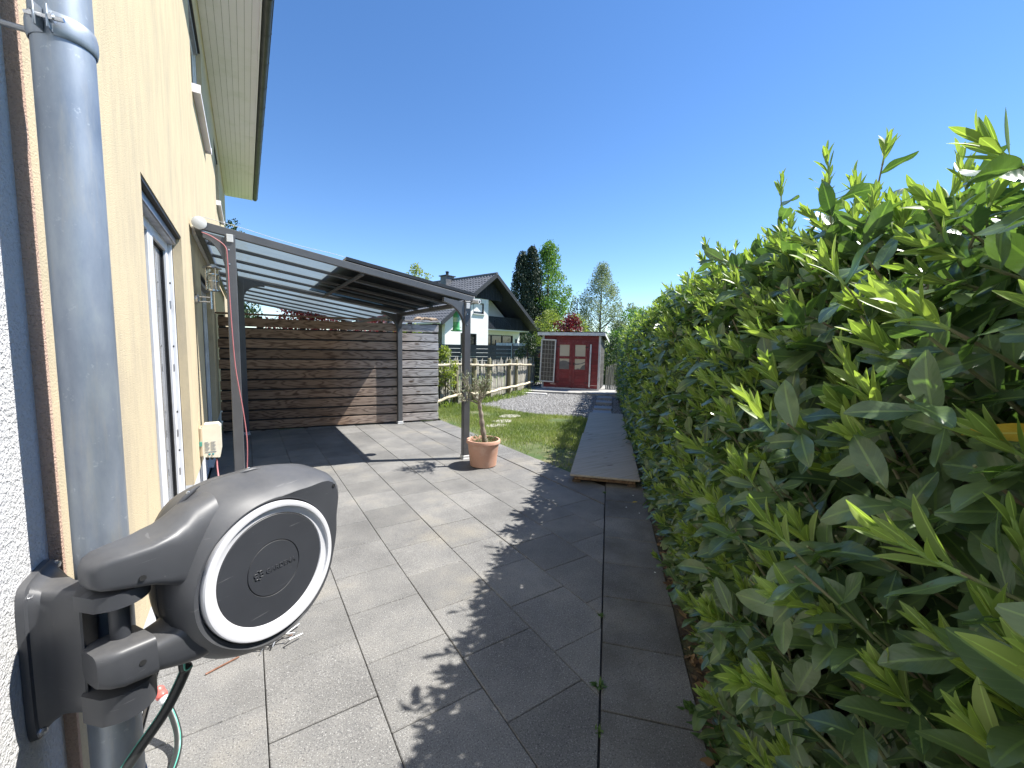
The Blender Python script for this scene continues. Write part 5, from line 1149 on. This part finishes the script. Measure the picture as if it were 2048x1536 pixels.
# balcony
hbox(xC, 10.25, WY+.12, 2.3, 2.70, 2.82, 'balcony_floor', M_fwhite)
hbox(xC, 10.25, WY+.06, WY+.11, 3.66, 3.74, 'handrail', M_fdark)
bl = MB().obox((0, 0, 0), GX, GY, ZZ, .045, .012, .44).mesh('baluster', M_fdark)
for k in range(42): link('baluster', bl, fh, HP(xC+.06+k*.122, WY+.09, 3.22))
# roof: two slopes built of tile courses, verge boards, ridge, chimney, gutter
def slope(side):
    x0, x1 = (0, WD/2) if side == 0 else (WD, WD/2)
    b = MB(); b.add([HP(x0, 0, roofz(x0)), HP(x1, 0, RZ), HP(x1, 11, RZ), HP(x0, 11, roofz(x0))], [(0, 1, 2, 3)]); b.add([HP(x0, 0, roofz(x0)-.16), HP(x1, 0, RZ-.16), HP(x1, 11, RZ-.16), HP(x0, 11, roofz(x0)-.16)], [(0, 1, 2, 3)])
    b.add([HP(x0, 11, roofz(x0)), HP(x1, 11, RZ), HP(x1, 11, RZ-.16), HP(x0, 11, roofz(x0)-.16)], [(0, 1, 2, 3)]); b.add([HP(x0, 0, roofz(x0)), HP(x0, 11, roofz(x0)), HP(x0, 11, roofz(x0)-.16), HP(x0, 0, roofz(x0)-.16)], [(0, 1, 2, 3)])
    rf_ = b.build('roof', M_roofd, fh)
    L = math.hypot(WD/2, RZ-EZ); nc = 18; ud = (HP(x1, 0, RZ)-HP(x0, 0, roofz(x0))).normalized(); nr_ = ud.cross(GY); nr_ = nr_ if nr_.z > 0 else -nr_
    if side == 0:
        tl_n = 36; w = 11/tl_n; pts = 7; me = MB()
        lo = []; hi = []
        for k in range(tl_n*6+1):
            y = 11*k/(tl_n*6); hgt = .028*math.sin(2*math.pi*k/6)+.02*(1 if k % 6 == 2 else 0); lo.append((y, hgt))
        st = L/nc
        rows = [GY*y+nr_*(h+.045) for y, h in lo]; rows2 = [GY*y+nr_*(h*.9+.012)+ud*(st+.03) for y, h in lo]; fr = [GY*y+nr_*(h+.005) for y, h in lo]
        me.loft([fr, rows, rows2], False, False, False); mm = me.mesh('tile_course', M_roof, 50)
        for j in range(nc): link('tile_course', mm, rf_, HP(x0, 0, roofz(x0))+ud*(st*j))
    else:
        b = MB(); b.add([HP(x0, 0, roofz(x0)+.03), HP(x1, 0, RZ+.03), HP(x1, 11, RZ+.03), HP(x0, 11, roofz(x0)+.03)], [(0, 1, 2, 3)]); b.build('tile_course', M_roof, rf_)
    p, q = HP(x0, -.02, roofz(x0)-.06), HP(x1, -.02, RZ-.06); MB().bar(p, q, .05, .26, ZZ).build('verge_board', M_roofd, rf_)
    return rf_
r0_ = slope(0); slope(1)
b = MB(); b.tube([HP(WD/2, -.05, RZ+.05), HP(WD/2, 11.05, RZ+.05)], .11, 8); b.build('ridge_tiles', M_roof, r0_, 50)
hbox(4.45, 5.3, 4.9, 5.6, 5.6, 7.0, 'chimney', M_roof, r0_); hbox(4.35, 5.4, 4.8, 5.7, 7.0, 7.07, 'chimney_cap', M_roofd, r0_)
MB().lathe([(.12, 7.07), (.12, 7.35), (.16, 7.36), (.16, 7.4), (.04, 7.45)], HP(4.87, 5.25, 0), 10).build('chimney_pot', M_roofd, r0_)
b = MB(); b.tube([HP(-.06, 0, EZ-.03), HP(-.06, 11, EZ-.03)], .07, 8); b.build('gutter', M_capgrey, fh, 50)
MB().cyl(HP(4.0, 7, 5.8), HP(4.0, 7, 7.4), .015, 5).build('antenna', M_zincdark, r0_)
hbox(xL, xR, 3.2, 10.6, -.2, 2.9, 'house_body', M_fwhite)
for y in (WY+.3, 10.3): hprism([(1.2, 2.9), (WD-1.2, 2.9), (WD/2, RZ-.4)], max(y, 3.2), max(y, 3.2)+.2, 'inner_gable', M_fwhite)

# dark privacy fence in front of it
M_pvc = mat('dark_privacy_strip', (.02, .026, .032), (.03, .036, .043), .5, 6, rand=.3); M_greystr = mat('grey_privacy_strip', (.42, .46, .48), (.35, .39, .41), .55, 6, rand=.3)
pv = thing('dark_privacy_fence', 'dark privacy fence panels below the white gable house', 'fence', (9.5, 17.5, 0))
A_, B_ = Vector((4.0, 19.4, 0)), Vector((14.4, 15.9, 0)); dd_ = (B_-A_); LL = dd_.length; dd_.normalize(); nn__ = Vector((dd_.y, -dd_.x, 0))
st_h = MB().obox((0, 0, 0), dd_, nn__, ZZ, 1.2, .01, .088).mesh('strip', M_pvc)
for k in range(4):
    for j in range(8): link('strip', st_h, pv, A_+dd_*(1.24+k*2.5)+ZZ*(.1+.19*j))
for k in range(5): MB().obox(A_+dd_*(2.5*k)+ZZ*.8, dd_, nn__, ZZ, .03, .03, .82).build('post', M_black, pv)
gs = thing('grey_privacy_screen', 'light grey privacy screen strips below the far balcony', 'fence', (12.2, 18.6, 0))
A2_ = Vector((11.6, 19.3, 0)); d2 = Vector((.82, -.57, 0)).normalized(); n2 = Vector((d2.y, -d2.x, 0))
vs_ = MB().obox((0, 0, 0), d2, n2, ZZ, .085, .008, .8).mesh('strip', M_greystr)
for k in range(10): link('strip', vs_, gs, A2_+d2*(.18*k)+ZZ*.86)
for k in range(2): MB().obox(A2_+d2*(1.8*k-.1)+ZZ*.9, d2, n2, ZZ, .03, .03, .92).build('post', M_black, gs)
wp = thing('white_planter_boxes', 'row of white planter boxes behind the end of the slatted fence', 'planter', (3.9, 9.3, 0))
for k in range(3):
    c = Vector((3.62+.24*k, 9.35+.05*k, .93)); MB().obox(c, (1, 0, 0), (0, 1, 0), ZZ, .105, .1, .11, .01).build('box', M_wplast, wp)
MB().obox((3.86, 9.4, .40), (1, 0, 0), (0, 1, 0), ZZ, .36, .09, .42, .006).build('stand', M_fpost, wp)
br_ = thing('broom', 'broom with yellow handle and teal top leaning behind the paling fence', 'broom', (4.3, 9.26, 0))
d0, d1_ = Vector((4.33, 9.26, .05)), Vector((4.08, 9.30, 1.48)); MB().tube([d0, d1_], .012, 8).build('handle', mat('yellow_handle', (.62, .60, .28), (.55, .52, .22), .5), br_, 50)
MB().tube([d1_-(d1_-d0).normalized()*.09, d1_+(d1_-d0).normalized()*.01], .017, 8).build('grip', M_teal, br_, 50)
MB().obox(d0+ZZ*.02, (1, 0, 0), (0, 1, 0), ZZ, .12, .03, .06, .01).build('head', M_teal, br_)

# ================================================================== TREES AND SHRUBS
rt_ = np.random.default_rng(12)
CARD = {0: (*leaf_arrays(1, .62, 2, 2, .2, .2, .95), 0)}
def trunk(parent, p, h, r0, lean=(0, 0), limbs=10, spread=.25, m=None, z0=.25, up=.8):
    b = MB(); rr = random.Random(int(p[0]*97)); P = [Vector((p[0]+lean[0]*t+rr.gauss(0, .03)*h*.05, p[1]+lean[1]*t, -.1+h*t)) for t in np.linspace(0, 1, 8)]
    b.tube(P, [r0*(1-.9*t)+.01 for t in np.linspace(0, 1, 8)], 8)
    for k in range(limbs):
        t = rr.uniform(z0, .92); q = Vector((p[0]+lean[0]*t, p[1]+lean[1]*t, -.1+h*t)); a = rr.uniform(0, 6.28); L = h*spread*(1.1-t)
        d = Vector((math.cos(a), math.sin(a), up)); b.tube([q, q+d*L*.5, q+d*L+ZZ*L*.1], [r0*.4*(1-t)+.008, r0*.25*(1-t)+.006, .006], 5, False)
    b.build('trunk', m or M_tbark, parent, 60)
M_tbark = mat('tree_bark', (.10, .085, .07), (.05, .042, .035), .9, 10, (1, 1, .3), bump=.6, bscale=30)
def crown(parent, P, size, m, nrm=None, name='crown'):
    n = len(P); D = unit(rt_.normal(0, 1, (n, 3))) if nrm is None else unit(nrm+rt_.normal(0, .35, (n, 3)))
    bake(name, {0: (frames(P, D, unit(rt_.normal(0, 1, (n, 3))+[0, 0, .6]), rt_.uniform(.6, 1.3, n)*size), np.clip(rt_.normal(.5, .25, n), 0, 1))}, CARD, [m], parent, None)
def clumps(centers, radii, n, flat=1.0):
    C_ = np.array(centers); Rr = np.array(radii); w = Rr**2/np.sum(Rr**2); out = []
    for c, r_, q in zip(C_, Rr, w):
        k = int(n*q); d = unit(rt_.normal(0, 1, (k, 3))); rad = rt_.uniform(.35, 1, k)**.5; out.append(c+d*rad[:, None]*r_*[1, 1, flat])
    return np.concatenate(out)
def tree_clumps(base, h, prof, nclump, rc, seed=0, z0=.2):
    """clump centres following a crown radius profile prof(t)"""
    rr = np.random.default_rng(seed); C_ = []; Rd = []
    for _ in range(nclump):
        t = rr.uniform(z0, 1); rmax = prof(t); a = rr.uniform(0, 6.28); q = rmax*rr.uniform(.25, 1)**.6
        C_.append((base[0]+q*math.cos(a), base[1]+q*math.sin(a), h*t)); Rd.append(rc*(.6+.7*rr.random())*(1.15-.5*t))
    return C_, Rd
M_con = leaf_mat('dark_conifer_spray', (.010, .021, .010), (.030, .052, .022), None, .7, .05)
M_lime = leaf_mat('spring_green_leaf', (.055, .12, .025), (.16, .26, .06), None, .55, .35)
M_birch = leaf_mat('birch_leaf', (.12, .15, .10), (.28, .31, .22), None, .6, .3)
M_redl = leaf_mat('red_maple_leaf', (.07, .010, .016), (.22, .035, .045), None, .5, .3, (1.5, .8, .8))
M_yg = leaf_mat('yellow_green_leaf', (.14, .18, .04), (.30, .32, .10), None, .55, .35)
M_dkg = leaf_mat('dark_ivy_leaf', (.014, .032, .010), (.05, .09, .025), None, .45, .15)
# conifer (two leading tips)
c1 = thing('conifer_tree', 'tall dark conifer with two tips behind the white house', 'tree', (25.2, 36.1, 0)); trunk(c1, (25.2, 36.1), 11, .28)
C_ = []; 
for (ox, oy, hh_) in ((-.45, .2, 11.1), (.45, -.25, 11.75)):
    for k in range(330):
        t = rt_.uniform(.08, 1); rr_ = 2.0*(1-t)**.62*rt_.uniform(.5, 1.06)+.06; a = rt_.uniform(0, 6.28); C_.append((25.2+ox+rr_*math.cos(a), 36.1+oy+rr_*math.sin(a), hh_*t-rr_*.12))
crown(c1, clumps(C_, [.38]*len(C_), 26000, 1.5), .2, M_con, np.tile([0., 0, -.8], (int(26000/len(C_))*len(C_), 1)))
def simple_tree(name, label, base, h, prof, nclump, rc, nleaf, size, m, seed, z0=.2, tr0=.2, flat=1.0, limbs=14, spread=.25, cat='tree', group=None):
    o = thing(name, label, cat, (base[0], base[1], 0), group); trunk(o, base, h*.95, tr0, limbs=limbs, spread=spread)
    C_, Rd = tree_clumps(base, h, prof, nclump, rc, seed, z0); crown(o, clumps(C_, Rd, nleaf, flat), size, m); return o
simple_tree('deciduous_tree', 'tall spring green tree right of the dark conifer', (28.4, 36.5), 12.7, lambda t: 3.3*math.sin(math.pi*min(1, (t*.93+.04)))**.75*(1.1-.55*t), 190, .85, 21000, .22, M_lime, 3, .1, .22)
simple_tree('birch_tree', 'slender grey green birch standing behind the red shed', (29.0, 28.9), 9.3, lambda t: 4.2*(1-t)**.8*(1 if t > .25 else .75+t)+.1, 230, .55, 22000, .125, M_birch, 4, .1, .14, 1.7, 30, .3)
simple_tree('small_birch_tree', 'pale loose young tree left of the birch behind the shed', (26.6, 29.6), 6.6, lambda t: 1.3*math.sin(math.pi*min(1, t*.9+.08)), 60, .5, 2600, .14, M_birch, 5, .15, .08)
simple_tree('bushy_tree', 'pale bushy tree right of the birch above the hedge end', (30.2, 26.0), 5.4, lambda t: 2.0*math.sin(math.pi*min(1, t*.85+.12)), 70, .7, 4200, .16, M_birch, 15, .1, .1)
simple_tree('yellow_green_shrub', 'yellow green shrub under the tall trees behind the shed', (18.9, 23.9), 4.1, lambda t: 1.55*math.sin(math.pi*min(1, t*.8+.15)), 60, .5, 5200, .13, M_yg, 6, .05, .08, cat='shrub')
simple_tree('pale_shrub', 'pale leafy shrub right of the yellow green one behind the shed', (20.6, 23.0), 3.7, lambda t: 1.3*math.sin(math.pi*min(1, t*.8+.15)), 50, .5, 4000, .13, M_yg, 16, .05, .08, cat='shrub')
simple_tree('red_maple_bush', 'dark red maple showing above the shed roof', (13.2, 15.2), 2.95, lambda t: 1.25*math.sin(math.pi*min(1, t*.75+.2)), 60, .32, 5200, .10, M_redl, 7, .2, .06, cat='shrub')
simple_tree('red_maple_tree', 'dark red maple seen above the slatted fence under the pergola roof', (1.6, 12.6), 2.75, lambda t: 1.5*math.sin(math.pi*min(1, t*.72+.24)), 90, .36, 9000, .085, M_redl, 8, .25, .07)
simple_tree('second_red_maple', 'red maple foliage behind the middle of the slatted fence', (3.2, 12.9), 2.5, lambda t: 1.2*math.sin(math.pi*min(1, t*.72+.24)), 60, .34, 6000, .085, M_redl, 18, .25, .07)
simple_tree('green_garden_shrub', 'light green shrub behind the slatted fence gap', (3.9, 11.4), 1.9, lambda t: .9*math.sin(math.pi*min(1, t*.72+.24)), 40, .3, 3200, .08, M_yg, 28, .1, .05, cat='shrub')
simple_tree('distant_tree', 'distant treetop behind the roof left of the chimney', (13.9, 38.7), 8.9, lambda t: 2.0*math.sin(math.pi*min(1, t*.8+.15)), 60, .7, 3600, .2, M_yg, 9, .3, .15)
simple_tree('far_small_tree', 'small distant treetop just right of the chimney', (17.2, 44.0), 9.1, lambda t: 1.5*math.sin(math.pi*min(1, t*.8+.15)), 30, .6, 1800, .2, M_yg, 10, .3, .12)
simple_tree('far_left_tree', 'dark treetop beside the corner of the cream house', (-.5, 36.0), 9.9, lambda t: 1.3*math.sin(math.pi*min(1, t*.8+.15)), 40, .6, 2600, .2, M_dkg, 11, .3, .15)
simple_tree('ivy_bush', 'dark climbing evergreen bush at the left corner of the shed', (8.72, 12.35), 1.95, lambda t: .42*math.sin(math.pi*min(1, t*.8+.15))+.06, 70, .2, 5200, .06, M_dkg, 12, .02, .05, cat='shrub')
simple_tree('young_laurel_bush', 'yellow green bush behind the broom at the fence end', (3.93, 8.75+.28), 1.42, lambda t: .3*math.sin(math.pi*min(1, t*.8+.15)), 30, .15, 1700, .06, M_yg, 13, .35, .02, cat='shrub')
simple_tree('dark_evergreen_bush', 'dark evergreen bush between the shed and the hedge', (12.6, 11.55), 2.05, lambda t: .75*math.sin(math.pi*min(1, t*.8+.15)), 70, .3, 6000, .07, M_dkg, 14, .02, .06, cat='shrub')
simple_tree('light_shrub', 'light green shrub beyond the gap beside the shed', (13.2, 12.7), 1.5, lambda t: .7*math.sin(math.pi*min(1, t*.8+.15)), 40, .25, 3000, .07, M_yg, 24, .02, .05, cat='shrub')
for k, (x, y, h, m_) in enumerate(((17.2, 14.6, 3.5, M_lime), (15.2, 12.6, 2.9, M_lime), (20.5, 16.0, 3.9, M_birch))):
    simple_tree('boundary_bush', ('leafy bush rising behind the middle of the laurel hedge top', 'nearest leafy bush peeking over the far laurel hedge', 'farthest grey green bush over the laurel hedge')[k], (x, y), h, lambda t: 1.4*math.sin(math.pi*min(1, t*.8+.15)), 60, .45, 5000, .1, m_, 30+k, .05, .07, cat='shrub', group='bushes behind the hedge')
bt = thing('bare_shrub', 'bare twiggy shrub above the hedge top', 'shrub', (13.2, 10.2, 0)); b = MB(); rq = random.Random(8)
for k in range(60):
    a = rq.uniform(0, 6.28); p = Vector((13.4+rq.gauss(0, .15), 9.9+rq.gauss(0, .15), 0)); d = Vector((math.cos(a)*.25, math.sin(a)*.25, 1)); L = rq.uniform(2.4, 3.2); q = p+d*L
    b.tube([p, p+d*L*.6, q], [.02, .012, .004], 4, False)
    for j in range(3): r_ = p+d*L*rq.uniform(.5, .95); b.tube([r_, r_+Vector((rq.gauss(0, .2), rq.gauss(0, .2), .35))], [.006, .003], 4, False)
b.build('twigs', M_tbark, bt)
# short palings seen between shed and hedge
ps = thing('short_paling_fence', 'short run of palings between the shed and the hedge', 'fence', SN(14.6, .3, 0))
for k in range(13): o = link('picket', pk[k % 6], ps, SN(14.6, -.05+.062*k, 0)); o.rotation_euler = (0, 0, R(-44)); o.scale = (1, 1, .85)
# distant green belt on the horizon
b = MB(); rg = random.Random(77); rings = []
for k in range(97):
    a = 2*math.pi*k/96; rr_ = 160; rings.append([Vector((rr_*math.cos(a), rr_*math.sin(a), -1)), Vector((rr_*math.cos(a), rr_*math.sin(a), 2+2.5*rg.random())), Vector(((rr_+20)*math.cos(a), (rr_+20)*math.sin(a), -1))])
b.loft(rings, False, False, False); o = b.build('far_woodland', mat('far_woodland_green', (.035, .06, .025), (.06, .09, .035), .95, .15, bump=1, bscale=.5, bdist=2), None, 80); tag(o, 'low distant belt of green woodland on the horizon', 'woodland', None, 'stuff')
# ================================================================== albedo calibration against the grey of the paving
for m_ in bpy.data.materials:
    if not m_.use_nodes or m_.name in ('white_soffit', 'lamp_glass', 'window_glass', 'polycarbonate', 'white_upvc'): continue
    t = m_.node_tree
    for n in list(t.nodes):
        s_ = n.inputs.get('Base Color') if n.bl_idname == 'ShaderNodeBsdfPrincipled' else (n.inputs.get('Color') if n.bl_idname == 'ShaderNodeBsdfTranslucent' else None)
        if s_ is None or not s_.is_linked: continue
        src = s_.links[0].from_socket; t.links.new(mix(t, 1.0, src, (1.22, 1.22, 1.22), 'MULTIPLY'), s_)
